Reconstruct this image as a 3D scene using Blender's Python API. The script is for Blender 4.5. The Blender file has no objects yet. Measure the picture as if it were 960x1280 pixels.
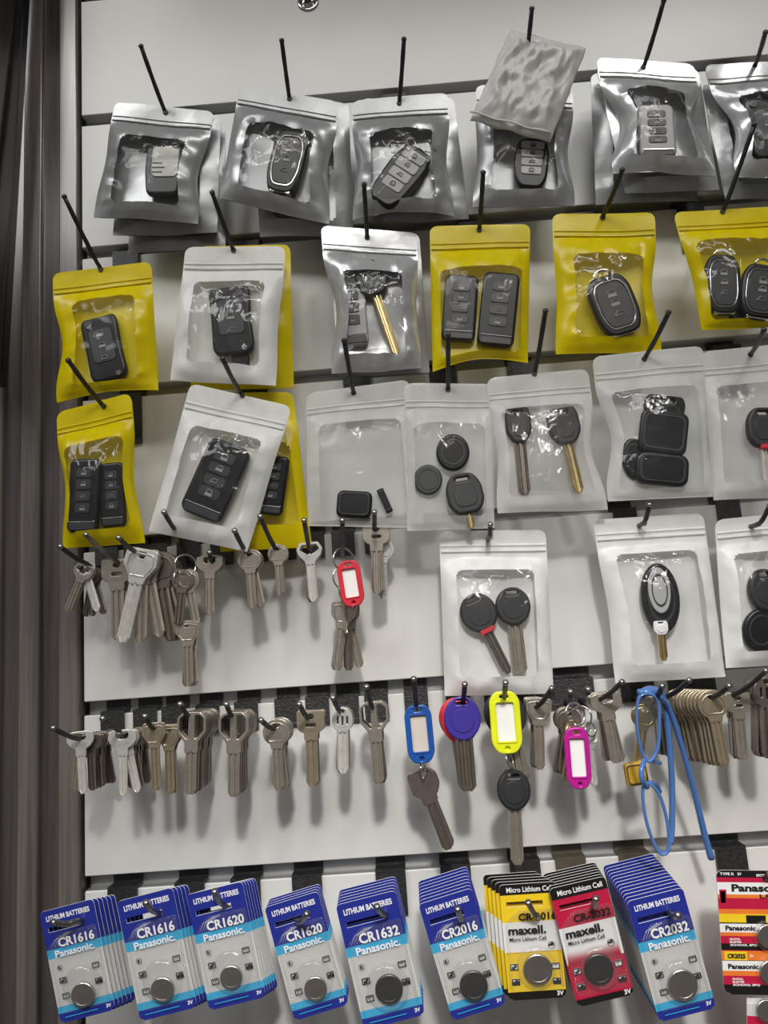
import bpy, math, random
from mathutils import Vector, Matrix, noise
R = math.radians
SC = bpy.context.scene
COL = SC.collection
random.seed(7)

# ------------------------------------------------------------------ camera
F_PX = 980.0
PITCH, YAW, ROLL = 0.17633715, -0.02296592, -0.07265819
CAM = Vector((0.23217903, -0.55621528, -0.44055275))
_cy, _sy, _cp, _sp = math.cos(YAW), math.sin(YAW), math.cos(PITCH), math.sin(PITCH)
FWD = Vector((_sy*_cp, _cy*_cp, _sp))
_r0 = Vector((_cy, -_sy, 0)); _u0 = _r0.cross(FWD)
RGT = _r0*math.cos(ROLL) + _u0*math.sin(ROLL)
UPV = -_r0*math.sin(ROLL) + _u0*math.cos(ROLL)
cam_d = bpy.data.cameras.new('camera'); cam = bpy.data.objects.new('camera', cam_d); COL.objects.link(cam)
cam_d.sensor_fit = 'VERTICAL'; cam_d.sensor_height = 36.0; cam_d.lens = F_PX/1280*36.0
cam_d.clip_start = 0.01
m = Matrix.Identity(4)
for i in range(3):
    m[i][0] = RGT[i]; m[i][1] = UPV[i]; m[i][2] = -FWD[i]; m[i][3] = CAM[i]
cam.matrix_world = m
SC.camera = cam

# ------------------------------------------------------------------ world, lamps, exposure
w = bpy.data.worlds.new('room_air'); SC.world = w; w.use_nodes = True
w.node_tree.nodes['Background'].inputs[0].default_value = (0.80, 0.79, 0.77, 1)
w.node_tree.nodes['Background'].inputs[1].default_value = 0.10
def area(name, loc, target, size, size_y, power, col=(1, .97, .92)):
    d = bpy.data.lights.new(name, 'AREA'); d.shape = 'RECTANGLE'; d.size = size; d.size_y = size_y
    d.energy = power; d.color = col
    o = bpy.data.objects.new(name, d); COL.objects.link(o)
    o.location = loc
    o.rotation_euler = (Vector(target) - Vector(loc)).to_track_quat('-Z', 'Y').to_euler()
    return o
def spot(name, loc, target, power, ang, blend, rad, col=(1, .97, .92)):
    d = bpy.data.lights.new(name, 'SPOT'); d.energy = power; d.spot_size = R(ang); d.spot_blend = blend
    d.shadow_soft_size = rad; d.color = col
    o = bpy.data.objects.new(name, d); COL.objects.link(o)
    o.location = loc
    o.rotation_euler = (Vector(target) - Vector(loc)).to_track_quat('-Z', 'Y').to_euler()
    return o
area('ceiling_lamp_right', (1.05, -1.35, 1.15), (0.3, 0, -0.45), 0.20, 0.20, 4.4)
area('ceiling_lamp_left', (-0.45, -1.35, 1.15), (0.25, 0, -0.5), 0.20, 0.20, 2.8)
area('ceiling_panel', (0.3, -1.15, 1.22), (0.28, -.1, -0.6), 1.0, 0.4, 5.0, (.97, .98, 1))
area('ceiling_panel_left', (-1.15, -1.62, 1.22), (-1.15, -1.6201, 0), 1.0, 1.25, 24, (1, 1, 1))
area('added_room_fill', (0.6, -2.3, 1.2), (0.6, -2.5, -1.7), 1.4, 0.7, 30)  # added fill, brightens the room mirrored in the metal keys
spot('added_lower_spot', (0.35, -1.6, 0.6), (0.29, 0, -0.69), 76, 23, 1.0, 0.08)  # added spot, lifts the lower rows; no known fitting
SC.view_settings.view_transform = 'Standard'
SC.view_settings.look = 'None'
SC.view_settings.exposure = 0.22
SC.view_settings.gamma = 1.0
SC.view_settings.use_curve_mapping = False

# ------------------------------------------------------------------ helpers
PITCH_Z = 0.115                       # slat pitch of the wall
def P(px, py, d=0.0):
    """point that the photograph shows at a pixel, standing d metres off the wall"""
    r = FWD*F_PX + RGT*(px - 480) + UPV*(640 - py)
    return CAM + r*((-d - CAM.y)/r.y)
def mpp(px, py, d): return (P(px+1, py, d) - P(px, py, d)).length
def mesh(name, vs, fs, mats, idx=None, smooth=False):
    me = bpy.data.meshes.new(name)
    me.from_pydata([tuple(v) for v in vs], [], fs)
    for mt in (mats if isinstance(mats, (list, tuple)) else [mats]): me.materials.append(mt)
    if idx: me.polygons.foreach_set('material_index', idx)
    if smooth: me.polygons.foreach_set('use_smooth', [True]*len(fs))
    me.update()
    return me
def obj(name, me, parent=None):
    o = bpy.data.objects.new(name, me); COL.objects.link(o)
    if parent: o.parent = parent
    return o
def tag(o, label, cat, group=None):
    o['label'] = label; o['category'] = cat
    if group: o['group'] = group
    return o
def thing(name, label, cat, mat=None, group=None):
    o = bpy.data.objects.new(name, None); o.empty_display_size = .01; COL.objects.link(o)
    if mat is not None: o.matrix_world = mat
    return tag(o, label, cat, group)
def dup(root, M, label, group=None):
    r = root.copy(); COL.objects.link(r); r.matrix_world = M
    r['label'] = label
    if group: r['group'] = group
    for ch in list(root.children):
        c = ch.copy(); COL.objects.link(c); c.parent = r
        for g in list(ch.children):
            k = g.copy(); COL.objects.link(k); k.parent = c
    return r
def frame2(top, bot, d0, d1=None, yaw=0):
    """matrix with its origin at the top pixel, -Z towards the bottom pixel, front = -Y; and the length"""
    a = P(top[0], top[1], d0); b = P(bot[0], bot[1], d0 if d1 is None else d1)
    Z = (a-b); L = Z.length; Z.normalize()
    Y = Vector((0, 1, 0)); Y = (Y - Z*Y.dot(Z)).normalized(); X = Y.cross(Z)
    M = Matrix.Identity(4)
    for i in range(3): M[i][0] = X[i]; M[i][1] = Y[i]; M[i][2] = Z[i]; M[i][3] = a[i]
    if yaw: M = M @ Matrix.Rotation(R(yaw), 4, 'Z')
    return M, L
def box(vs, fs, x0, x1, y0, y1, z0, z1):
    n = len(vs)
    vs += [(x, y, z) for z in (z0, z1) for y in (y0, y1) for x in (x0, x1)]
    fs += [tuple(n+i for i in f) for f in ((0,1,5,4),(2,6,7,3),(0,4,6,2),(1,3,7,5),(4,5,7,6),(0,2,3,1))]
def bevel_box(x0, x1, y0, y1, z0, z1, b):
    return shape([rrect(x1-x0, z1-z0, b*1.5, 3, (x0+x1)/2, (z0+z1)/2)], y1-y0, b, (y0+y1)/2)
def smooth_path(pts, n=6):
    pts = [Vector(p) for p in pts]
    if len(pts) < 3: return pts
    out = []
    q = [pts[0]*2-pts[1]] + pts + [pts[-1]*2-pts[-2]]
    for i in range(1, len(q)-2):
        for k in range(n):
            t = k/n
            out.append(.5*((2*q[i]) + (q[i+1]-q[i-1])*t + (2*q[i-1]-5*q[i]+4*q[i+1]-q[i+2])*t*t + (3*q[i]-q[i-1]-3*q[i+1]+q[i+2])*t**3))
    out.append(pts[-1]); return out
def tube(vs, fs, pts, r, n=8, closed=False, flat=1.0):
    pts = [Vector(p) for p in pts]; base = len(vs); m_ = len(pts)
    up = Vector((0.13, 0.97, 0.2))
    for i, p in enumerate(pts):
        a = pts[(i-1) % m_] if closed or i else p; b = pts[(i+1) % m_] if closed or i < m_-1 else p
        t = (b-a).normalized()
        s = t.cross(up)
        if s.length < 1e-3: s = t.cross(Vector((1, 0, 0)))
        s.normalize(); u = s.cross(t)
        rr = r[i] if isinstance(r, (list, tuple)) else r
        for k in range(n):
            an = 2*math.pi*k/n
            vs.append(tuple(p + s*(rr*math.cos(an)) + u*(rr*flat*math.sin(an))))
    for i in range(m_ if closed else m_-1):
        j = (i+1) % m_
        for k in range(n):
            fs.append((base+i*n+k, base+i*n+(k+1) % n, base+j*n+(k+1) % n, base+j*n+k))
    if not closed:
        fs.append(tuple(base+k for k in range(n))[::-1]); fs.append(tuple(base+(m_-1)*n+k for k in range(n)))
def tube_mesh(name, pts, r, mat, n=8, closed=False, flat=1.0):
    vs, fs = [], []; tube(vs, fs, pts, r, n, closed, flat)
    return mesh(name, vs, fs, mat, smooth=True)
def rrect(w_, h_, r, n=5, cx=0, cz=0):
    out = []
    r = min(r, w_/2*.999, h_/2*.999)
    for (sx, sz, a0) in ((1, 1, 0), (-1, 1, 90), (-1, -1, 180), (1, -1, 270)):
        for k in range(n+1):
            a = R(a0 + 90*k/n)
            out.append((cx + sx*(w_/2-r) + r*math.cos(a), cz + sz*(h_/2-r) + r*math.sin(a)))
    return out
def ell(rx, rz, cx=0, cz=0, n=20): return [(cx+rx*math.cos(2*math.pi*k/n), cz+rz*math.sin(2*math.pi*k/n)) for k in range(n)]
def fillet(poly, r, n=3):
    out = []; m_ = len(poly)
    for i in range(m_):
        p = Vector(poly[i]); a = Vector(poly[i-1]); b = Vector(poly[(i+1) % m_])
        da = (a-p); db = (b-p); q = min(r, da.length*.45, db.length*.45)
        s = p + da.normalized()*q; e = p + db.normalized()*q
        for k in range(n+1):
            t = k/n; v = s*(1-t)**2 + p*2*t*(1-t) + e*t*t; out.append((v.x, v.y))
    return out
def shape(loops, thick, bev=0.0, y=0.0, mat=None, res=1):
    """flat outline with holes, extruded to a solid with rounded edges; front faces -Y"""
    cu = bpy.data.curves.new('outline', 'CURVE'); cu.dimensions = '2D'; cu.fill_mode = 'BOTH'
    for lp in loops:
        s = cu.splines.new('POLY'); s.points.add(len(lp)-1); s.use_cyclic_u = True
        for p, q in zip(s.points, lp): p.co = (q[0], q[1], 0, 1)
    cu.extrude = max(thick/2 - bev, 0); cu.bevel_depth = bev; cu.bevel_resolution = res
    if bev: cu.offset = -bev
    o = bpy.data.objects.new('outline', cu); COL.objects.link(o)
    me = bpy.data.meshes.new_from_object(o)
    bpy.data.objects.remove(o); bpy.data.curves.remove(cu)
    me.transform(Matrix.Translation((0, y, 0)) @ Matrix.Rotation(R(90), 4, 'X'))
    me.materials.clear()
    if mat: me.materials.append(mat)
    return me
_txt = {}
def text(s, h, mat, width=None, bold=.02, cx=0, cz=0, y=0, align='CENTER', thick=.00012, rot=0):
    cu = bpy.data.curves.new('lettering', 'FONT'); cu.body = s; cu.size = 1; cu.align_x = align; cu.align_y = 'CENTER'
    cu.offset = bold; cu.extrude = .01; cu.resolution_u = 3
    o = bpy.data.objects.new('lettering', cu); COL.objects.link(o)
    me = bpy.data.meshes.new_from_object(o)
    bpy.data.objects.remove(o); bpy.data.curves.remove(cu)
    xs = [v.co.x for v in me.vertices]; zs = [v.co.y for v in me.vertices]
    sy = h/.72; sx = sy if width is None else width/(max(xs)-min(xs))
    mid = (max(xs)+min(xs))/2 if align == 'CENTER' else min(xs); mz = (max(zs)+min(zs))/2
    me.transform(Matrix.Translation((cx, y, cz)) @ Matrix.Rotation(R(rot), 4, 'Y') @ Matrix.Rotation(R(90), 4, 'X')
                 @ Matrix.Diagonal((sx, sy, thick/.02, 1)) @ Matrix.Translation((-mid, -mz, 0)))
    me.materials.clear(); me.materials.append(mat); me.name = 'lettering'
    return me
def join(name, *mes):
    """several pieces of print in one mesh"""
    vs, fs, idx, mats = [], [], [], []
    for me in mes:
        n = len(vs); vs += [tuple(v.co) for v in me.vertices]
        mp = []
        for mt in me.materials:
            if mt not in mats: mats.append(mt)
            mp.append(mats.index(mt))
        for p in me.polygons:
            fs.append(tuple(n+i for i in p.vertices)); idx.append(mp[p.material_index] if mp else 0)
    return mesh(name, vs, fs, mats, idx)

# ------------------------------------------------------------------ materials
def nt(name):
    mt = bpy.data.materials.new(name); mt.use_nodes = True
    t = mt.node_tree; b = t.nodes['Principled BSDF']; return mt, t, b
def lnk(t, a, b): t.links.new(a, b)
def coords(t, sc=(1, 1, 1)):
    c = t.nodes.new('ShaderNodeTexCoord'); mp = t.nodes.new('ShaderNodeMapping'); mp.inputs['Scale'].default_value = sc
    lnk(t, c.outputs['Object'], mp.inputs['Vector']); return mp.outputs[0]
def noise_n(t, vec, scale, detail=4, rough=.55):
    n = t.nodes.new('ShaderNodeTexNoise'); n.inputs['Scale'].default_value = scale; n.inputs['Detail'].default_value = detail
    n.inputs['Roughness'].default_value = rough
    if vec: lnk(t, vec, n.inputs['Vector'])
    return n.outputs['Fac']
def ramp(t, fac, stops):
    r = t.nodes.new('ShaderNodeValToRGB')
    e = r.color_ramp.elements
    while len(e) < len(stops): e.new(.5)
    for q, (p, c) in zip(e, stops): q.position = p; q.color = (c[0], c[1], c[2], 1)
    lnk(t, fac, r.inputs[0]); return r.outputs[0]
def bump(t, b, h, strength, dist=.001):
    n = t.nodes.new('ShaderNodeBump'); n.inputs['Strength'].default_value = strength; n.inputs['Distance'].default_value = dist
    lnk(t, h, n.inputs['Height']); lnk(t, n.outputs[0], b.inputs['Normal']); return n
def plain(name, col, rough=.45, metal=0, spec=.5, var=.06, scale=60, bmp=0, bscale=200):
    mt, t, b = nt(name)
    v = coords(t)
    f = noise_n(t, v, scale)
    lo = [max(0, c*(1-var)) for c in col]; hi = [min(1, c*(1+var)) for c in col]
    lnk(t, ramp(t, f, [(.3, lo), (.7, hi)]), b.inputs['Base Color'])
    b.inputs['Roughness'].default_value = rough; b.inputs['Metallic'].default_value = metal
    b.inputs['Specular IOR Level'].default_value = spec
    if bmp: bump(t, b, noise_n(t, v, bscale), bmp)
    return mt
def crinkle(t, b, scale, strength, dist=.0015):
    v = coords(t)
    d = t.nodes.new('ShaderNodeTexVoronoi'); d.feature = 'F1'; d.distance = 'EUCLIDEAN'; d.inputs['Scale'].default_value = scale
    mx = t.nodes.new('ShaderNodeVectorMath'); mx.operation = 'ADD'
    n = t.nodes.new('ShaderNodeTexNoise'); n.inputs['Scale'].default_value = scale*.7; n.inputs['Detail'].default_value = 3
    sc = t.nodes.new('ShaderNodeVectorMath'); sc.operation = 'SCALE'; sc.inputs['Scale'].default_value = .03
    lnk(t, v, n.inputs['Vector']); lnk(t, n.outputs['Color'], sc.inputs[0]); lnk(t, v, mx.inputs[0]); lnk(t, sc.outputs[0], mx.inputs[1])
    lnk(t, mx.outputs[0], d.inputs['Vector'])
    return d.outputs['Distance'], strength, dist
def film(name, tint, clear, rough, bscale, bstr, milk=.08, gloss=.14):
    """thin clear plastic: passes light, mirrors a little, slightly milky, crinkled"""
    mt = bpy.data.materials.new(name); mt.use_nodes = True; t = mt.node_tree; t.nodes.clear()
    out = t.nodes.new('ShaderNodeOutputMaterial')
    tr = t.nodes.new('ShaderNodeBsdfTransparent'); tr.inputs[0].default_value = (*tint, 1)
    gl = t.nodes.new('ShaderNodeBsdfGlossy'); gl.inputs['Roughness'].default_value = rough; gl.inputs[0].default_value = (1, 1, 1, 1)
    di = t.nodes.new('ShaderNodeBsdfDiffuse'); di.inputs[0].default_value = (.85, .85, .84, 1)
    v = coords(t, (1, 1, .55)); nz = t.nodes.new('ShaderNodeTexNoise'); nz.inputs['Scale'].default_value = bscale; nz.inputs['Detail'].default_value = 1.5
    nz.inputs['Distortion'].default_value = .8; lnk(t, v, nz.inputs['Vector'])
    s1 = t.nodes.new('ShaderNodeMath'); s1.operation = 'SUBTRACT'; s1.inputs[1].default_value = .5; lnk(t, nz.outputs['Fac'], s1.inputs[0])
    s2 = t.nodes.new('ShaderNodeMath'); s2.operation = 'ABSOLUTE'; lnk(t, s1.outputs[0], s2.inputs[0])
    s3 = t.nodes.new('ShaderNodeMath'); s3.operation = 'POWER'; s3.inputs[1].default_value = .6; lnk(t, s2.outputs[0], s3.inputs[0])
    h = s3.outputs[0]
    bp = t.nodes.new('ShaderNodeBump'); bp.inputs['Strength'].default_value = bstr; bp.inputs['Distance'].default_value = .002
    lnk(t, h, bp.inputs['Height']); lnk(t, bp.outputs[0], gl.inputs['Normal'])
    lw = t.nodes.new('ShaderNodeLayerWeight'); lw.inputs['Blend'].default_value = .5; lnk(t, bp.outputs[0], lw.inputs['Normal'])
    fr = t.nodes.new('ShaderNodeMath'); fr.operation = 'POWER'; fr.inputs[1].default_value = 4.0; lnk(t, lw.outputs['Facing'], fr.inputs[0])
    ad = t.nodes.new('ShaderNodeMath'); ad.operation = 'ADD'; ad.use_clamp = True; ad.inputs[1].default_value = gloss
    lnk(t, fr.outputs[0], ad.inputs[0])
    m1 = t.nodes.new('ShaderNodeMixShader'); m1.inputs[0].default_value = milk
    lnk(t, tr.outputs[0], m1.inputs[1]); lnk(t, di.outputs[0], m1.inputs[2])
    m2 = t.nodes.new('ShaderNodeMixShader'); lnk(t, ad.outputs[0], m2.inputs[0])
    lnk(t, m1.outputs[0], m2.inputs[1]); lnk(t, gl.outputs[0], m2.inputs[2])
    lnk(t, m2.outputs[0], out.inputs[0])
    return mt
def sheet(name, col, opac, rough=.3, bscale=70, bstr=.10, metal=0.0, trans=.25):
    """coloured pouch plastic: partly see-through, some light passes"""
    mt, t, b = nt(name)
    v = coords(t)
    f = noise_n(t, v, 90)
    lnk(t, ramp(t, f, [(.3, [c*.93 for c in col]), (.7, [min(1, c*1.05) for c in col])]), b.inputs['Base Color'])
    b.inputs['Roughness'].default_value = rough; b.inputs['Metallic'].default_value = metal
    h, s, dd = crinkle(t, b, bscale, bstr)
    bump(t, b, h, bstr, .0015)
    out = t.nodes['Material Output']
    tl = t.nodes.new('ShaderNodeBsdfTranslucent'); tl.inputs[0].default_value = (*col, 1)
    tr = t.nodes.new('ShaderNodeBsdfTransparent')
    m1 = t.nodes.new('ShaderNodeMixShader'); m1.inputs[0].default_value = trans
    lnk(t, b.outputs[0], m1.inputs[1]); lnk(t, tl.outputs[0], m1.inputs[2])
    m2 = t.nodes.new('ShaderNodeMixShader'); m2.inputs[0].default_value = opac
    lnk(t, tr.outputs[0], m2.inputs[1]); lnk(t, m1.outputs[0], m2.inputs[2])
    lnk(t, m2.outputs[0], out.inputs[0])
    return mt
def wood(name, dark, light):
    mt, t, b = nt(name)
    v = coords(t, (260, 260, 7)); f = noise_n(t, v, 1.0, 6, .65)
    v2 = coords(t, (40, 40, 3)); g = noise_n(t, v2, 1.0, 3)
    mx = t.nodes.new('ShaderNodeMath'); mx.operation = 'ADD'; lnk(t, f, mx.inputs[0]); lnk(t, g, mx.inputs[1])
    hf = t.nodes.new('ShaderNodeMath'); hf.operation = 'MULTIPLY'; hf.inputs[1].default_value = .5; lnk(t, mx.outputs[0], hf.inputs[0])
    lnk(t, ramp(t, hf.outputs[0], [(.40, dark), (.60, light)]), b.inputs['Base Color'])
    b.inputs['Roughness'].default_value = .19; b.inputs['Specular IOR Level'].default_value = .75
    bump(t, b, f, .05, .0003)
    return mt
def steel(name, col, rough=.3, scale=90, bmp=.15, metal=1.0):
    mt, t, b = nt(name)
    v = coords(t)
    f = noise_n(t, v, scale*2, 4)
    lnk(t, ramp(t, f, [(.3, [c*.82 for c in col]), (.7, col)]), b.inputs['Base Color'])
    b.inputs['Metallic'].default_value = metal; b.inputs['Roughness'].default_value = rough
    bump(t, b, noise_n(t, v, 700, 2), bmp, .0004)
    return mt
M_slat = plain('slat_laminate', (.70, .695, .675), .38, var=.025, scale=18)
M_groove = plain('groove_aluminium', (.42, .42, .42), .4, metal=.6, var=.08)
M_gap = plain('gap_black', (.012, .012, .012), .6)
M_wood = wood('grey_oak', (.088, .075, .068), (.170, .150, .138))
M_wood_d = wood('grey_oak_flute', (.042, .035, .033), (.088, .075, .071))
M_hook = plain('hook_black_paint', (.018, .018, .019), .38, spec=.6, var=.4, scale=300, bmp=.5, bscale=900)
M_hookbr = plain('hook_brown_plate', (.12, .105, .08), .4, metal=.3, var=.2)
M_hookst = steel('hook_worn_steel', (.34, .33, .32), .35)
M_chrome = steel('chrome', (.85, .85, .86), .12, bmp=0)
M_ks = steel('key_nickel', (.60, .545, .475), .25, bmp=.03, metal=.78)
M_kb = steel('key_bright_nickel', (.93, .905, .86), .22, bmp=.03, metal=.6)
M_kbr = steel('key_brass_tint', (.58, .49, .36), .27, bmp=.03, metal=.75)
M_kd = steel('key_dark_shaded_nickel', (.36, .31, .265), .28, bmp=.03, metal=.85)  # dark keys, and shade within key stacks put into the colour
M_brass = steel('brass_blade', (.80, .66, .36), .3)
M_black = plain('fob_black_plastic', (.010, .010, .012), .30, var=.1, spec=.35)
M_blackr = plain('rubber_black', (.02, .02, .022), .5, var=.1, bmp=.15, bscale=500)
M_dgrey = plain('fob_dark_grey', (.028, .029, .032), .38)
M_lgrey = plain('fob_pale_grey', (.40, .40, .40), .4)
M_beige = plain('fob_beige_panel', (.50, .485, .44), .42)
M_icon = plain('icon_print', (.30, .30, .31), .5)
M_film = film('window_film', (.97, .97, .97), .9, .12, 60, .16, .008, .010)
M_film2 = film('window_film_crumpled', (.96, .96, .96), .9, .085, 70, .42, .012, .026)
M_yel = sheet('yellow_pouch', (.80, .655, .0), .97, .28)
M_whi = sheet('white_pouch', (.88, .88, .865), .93, .35, trans=.2)
M_fro = sheet('frosted_pouch', (.80, .80, .78), .56, .25, trans=.25)
M_sil = sheet('silver_pouch', (.36, .37, .375), .99, .30, 45, .22, .42, .0)
M_silb = sheet('silver_pouch_bright', (.54, .55, .56), .99, .24, 45, .25, .5, .0)
M_crum = sheet('crumpled_white_plastic', (.74, .735, .715), .90, .32, 55, .25, 0, .25)
M_paper = plain('paper_insert', (.86, .86, .85), .6, var=.03)
M_paperb = plain('paper_insert_beige', (.62, .56, .50), .6, var=.1)
M_red = plain('red_plastic', (.62, .03, .05), .3)
M_blue = plain('blue_plastic', (.012, .085, .36), .3)
M_yelp = plain('yellow_plastic', (.78, .82, .02), .3)
M_mag = plain('magenta_plastic', (.46, .012, .27), .3)
M_pur = plain('purple_plastic', (.050, .032, .30), .35)
M_amb = plain('amber_plastic', (.55, .32, .03), .35)
M_tv = plain('screen_bezel_black', (.006, .006, .007), .2)
def glassy(name, col, rough):
    mt, t, b = nt(name); b.inputs['Base Color'].default_value = (*col, 1); b.inputs['Roughness'].default_value = rough
    b.inputs['Specular IOR Level'].default_value = .6
    v = coords(t); bump(t, b, noise_n(t, v, 3, 1), .02, .0005); return mt
M_screen = glassy('screen_glass', (.012, .012, .012), .08)
M_frame = film('spectacle_blue', (.30, .50, .85), .9, .08, 300, .02, .30, .10)
M_frame = plain('spectacle_blue_acetate', (.075, .18, .46), .16, var=.1)
M_lens = film('spectacle_lens', (.93, .94, .93), .9, .02, 5, .0, .03, .04)
M_cblue = plain('card_blue', (.018, .030, .27), .32, var=.05)
M_ccyan = plain('card_cyan', (.035, .42, .72), .32, var=.04)
M_cgrey = plain('card_silver_grey', (.60, .595, .58), .33, var=.05)
M_cyel = plain('card_yellow', (.86, .60, .02), .32, var=.04)
M_cred = plain('card_red', (.50, .012, .055), .32, var=.04)
M_cblk = plain('card_black', (.012, .011, .011), .3, var=.05)
M_cwht = plain('card_white', (.82, .82, .82), .34, var=.03)
M_corg = plain('card_orange', (.80, .20, .03), .32, var=.1)
M_inkw = plain('ink_white', (.85, .85, .86), .45, var=.02)
M_inkk = plain('ink_black', (.015, .014, .014), .45, var=.02)
M_blis = film('blister_plastic', (.97, .97, .97), .9, .05, 200, .15, .03, .05)
M_coin = steel('coin_cell_steel', (.52, .49, .45), .32, bmp=.05)
M_coind = steel('coin_cell_dark', (.10, .098, .095), .4, bmp=.05)

# ------------------------------------------------------------------ setting
wall = bpy.data.objects.new('wall_back', None); COL.objects.link(wall); wall['kind'] = 'structure'
X1 = .72
G = .0095                              # groove opening
vs, fs = [], []; box(vs, fs, -.0, X1, 0, PITCH_Z-G, 0, 0)
slat_me = bevel_box(.0, X1, 0.0, .012, -PITCH_Z, -G, .0006); slat_me.materials.clear(); slat_me.materials.append(M_slat); slat_me.name = 'slat'
rv, rf = [], []
box(rv, rf, 0, X1, .0105, .0125, -G-.004, .004)          # back of the aluminium channel
box(rv, rf, 0, X1, .0025, .0105, .0, .0012)              # upper lip, tucked under the slat above
box(rv, rf, 0, X1, .0012, .0105, -G-.0012, -G+.0002)     # lower lip
rail_me = mesh('groove_rail', rv, rf, M_groove)
for k in range(-3, 8):
    s = obj('slat', slat_me, wall); s.location = (0, 0, -k*PITCH_Z)
    g = obj('groove_rail', rail_me, wall); g.location = (0, 0, -k*PITCH_Z)
vs, fs = [], []; box(vs, fs, -.4, X1+.2, .0127, .02, -.95, .5)
obj('backing_board', mesh('backing_board', vs, fs, M_gap), wall)
# the shop behind the camera: floor, ceiling and far walls
def slab(name, x0, x1, y0, y1, z0, z1, mt):
    vs, fs = [], []; box(vs, fs, x0, x1, y0, y1, z0, z1); o = obj(name, mesh(name, vs, fs, mt)); o['kind'] = 'structure'
M_rc = plain('ceiling_paint', (.78, .78, .76), .7, var=.02, scale=4); M_rw = plain('far_wall_paint', (.26, .255, .25), .6, var=.05, scale=3); M_rf = plain('floor_tile', (.14, .12, .11), .35, var=.1, scale=5)
slab('added_light_block', -.02, 1.4, -.30, .02, .31, .34, M_rw)          # added unseen board, keeps lamp light off the top slat
slab('ceiling', -2.2, 2.6, -3.2, .02, 1.25, 1.3, M_rc); slab('floor', -2.2, 2.6, -3.2, .02, -1.75, -1.7, M_rf)
slab('wall_front', -2.2, 2.6, -3.25, -3.2, -1.75, 1.3, M_rw); slab('wall_left', -2.25, -2.2, -3.2, .02, -1.75, 1.3, M_rw); slab('wall_right', 2.6, 2.65, -3.2, .02, -1.75, 1.3, M_rw)
# round screw cup in the top slat
c = P(385, 3, 0)
sc_ = bpy.data.objects.new('screw', None); COL.objects.link(sc_); sc_.parent = wall; sc_.location = c
def lathe(prof, n=20):
    vs, fs = [], []
    for (r, y) in prof:
        for k in range(n):
            a = 2*math.pi*k/n; vs.append((r*math.cos(a), y, r*math.sin(a)))
    for i in range(len(prof)-1):
        for k in range(n):
            fs.append((i*n+k, i*n+(k+1) % n, (i+1)*n+(k+1) % n, (i+1)*n+k))
    fs.append(tuple(range(n))); fs.append(tuple(range((len(prof)-1)*n, len(prof)*n))[::-1])
    return vs, fs
v_, f_ = lathe([(.0088, .0), (.0088, -.0008), (.0074, -.0016), (.0056, -.0012), (.005, -.0002)]); obj('cup_washer', mesh('cup_washer', v_, f_, M_chrome, smooth=True), sc_)
v_, f_ = lathe([(.0048, -.0003), (.0046, -.0014), (.0025, -.0019)]); sh = obj('screw_head', mesh('screw_head', v_, f_, M_chrome, smooth=True), sc_)
vs, fs = [], []; box(vs, fs, -.0032, .0032, -.0022, -.0016, -.0006, .0006); box(vs, fs, -.0006, .0006, -.0022, -.0016, -.0032, .0032)
obj('cross_slot', mesh('cross_slot', vs, fs, M_gap), sc_)
# reeded timber upright left of the slats
trim = bpy.data.objects.new('trim_1', None); COL.objects.link(trim); trim['kind'] = 'structure'
x = -.0022
for k in range(6):
    wr = .0148; wf = .0135
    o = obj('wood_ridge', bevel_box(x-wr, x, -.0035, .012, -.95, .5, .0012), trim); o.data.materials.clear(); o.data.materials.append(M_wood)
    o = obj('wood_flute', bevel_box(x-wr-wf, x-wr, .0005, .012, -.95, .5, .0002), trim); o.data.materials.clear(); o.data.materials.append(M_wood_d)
    x -= wr+wf
# ------------------------------------------------------------------ glossy black screen at far left, edge-on
a = P(38, -10, .016); b = P(9, 484, .016)
t = thing('display_screen', 'black glossy display panel standing edge-on at the far left of the picture', 'screen')
dz = Vector((b.x-a.x, 0, b.z-a.z)); ln = dz.length; dz.normalize()
up = -dz; fr_ = Vector((0, 1, 0)); rx = fr_.cross(up)
Mx = Matrix.Identity(4)
for i in range(3): Mx[i][0] = rx[i]; Mx[i][1] = fr_[i]; Mx[i][2] = up[i]; Mx[i][3] = b[i]
t.matrix_world = Mx
vs, fs = [], []; box(vs, fs, -.012, -.0012, -.044, 0, 0, ln+.1)
obj('casing', mesh('casing', vs, fs, M_tv), t)
vs, fs = [], []
box(vs, fs, -.0012, .0, -.008, 0, 0, ln+.1); box(vs, fs, -.0012, .0, -.044, -.008, 0, .008)
obj('bezel', mesh('bezel', vs, fs, M_tv), t)
vs, fs = [], []; box(vs, fs, -.0012, -.0006, -.044, -.008, .008, ln+.1)
obj('screen_glass', mesh('screen_glass', vs, fs, M_screen), t)

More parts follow.
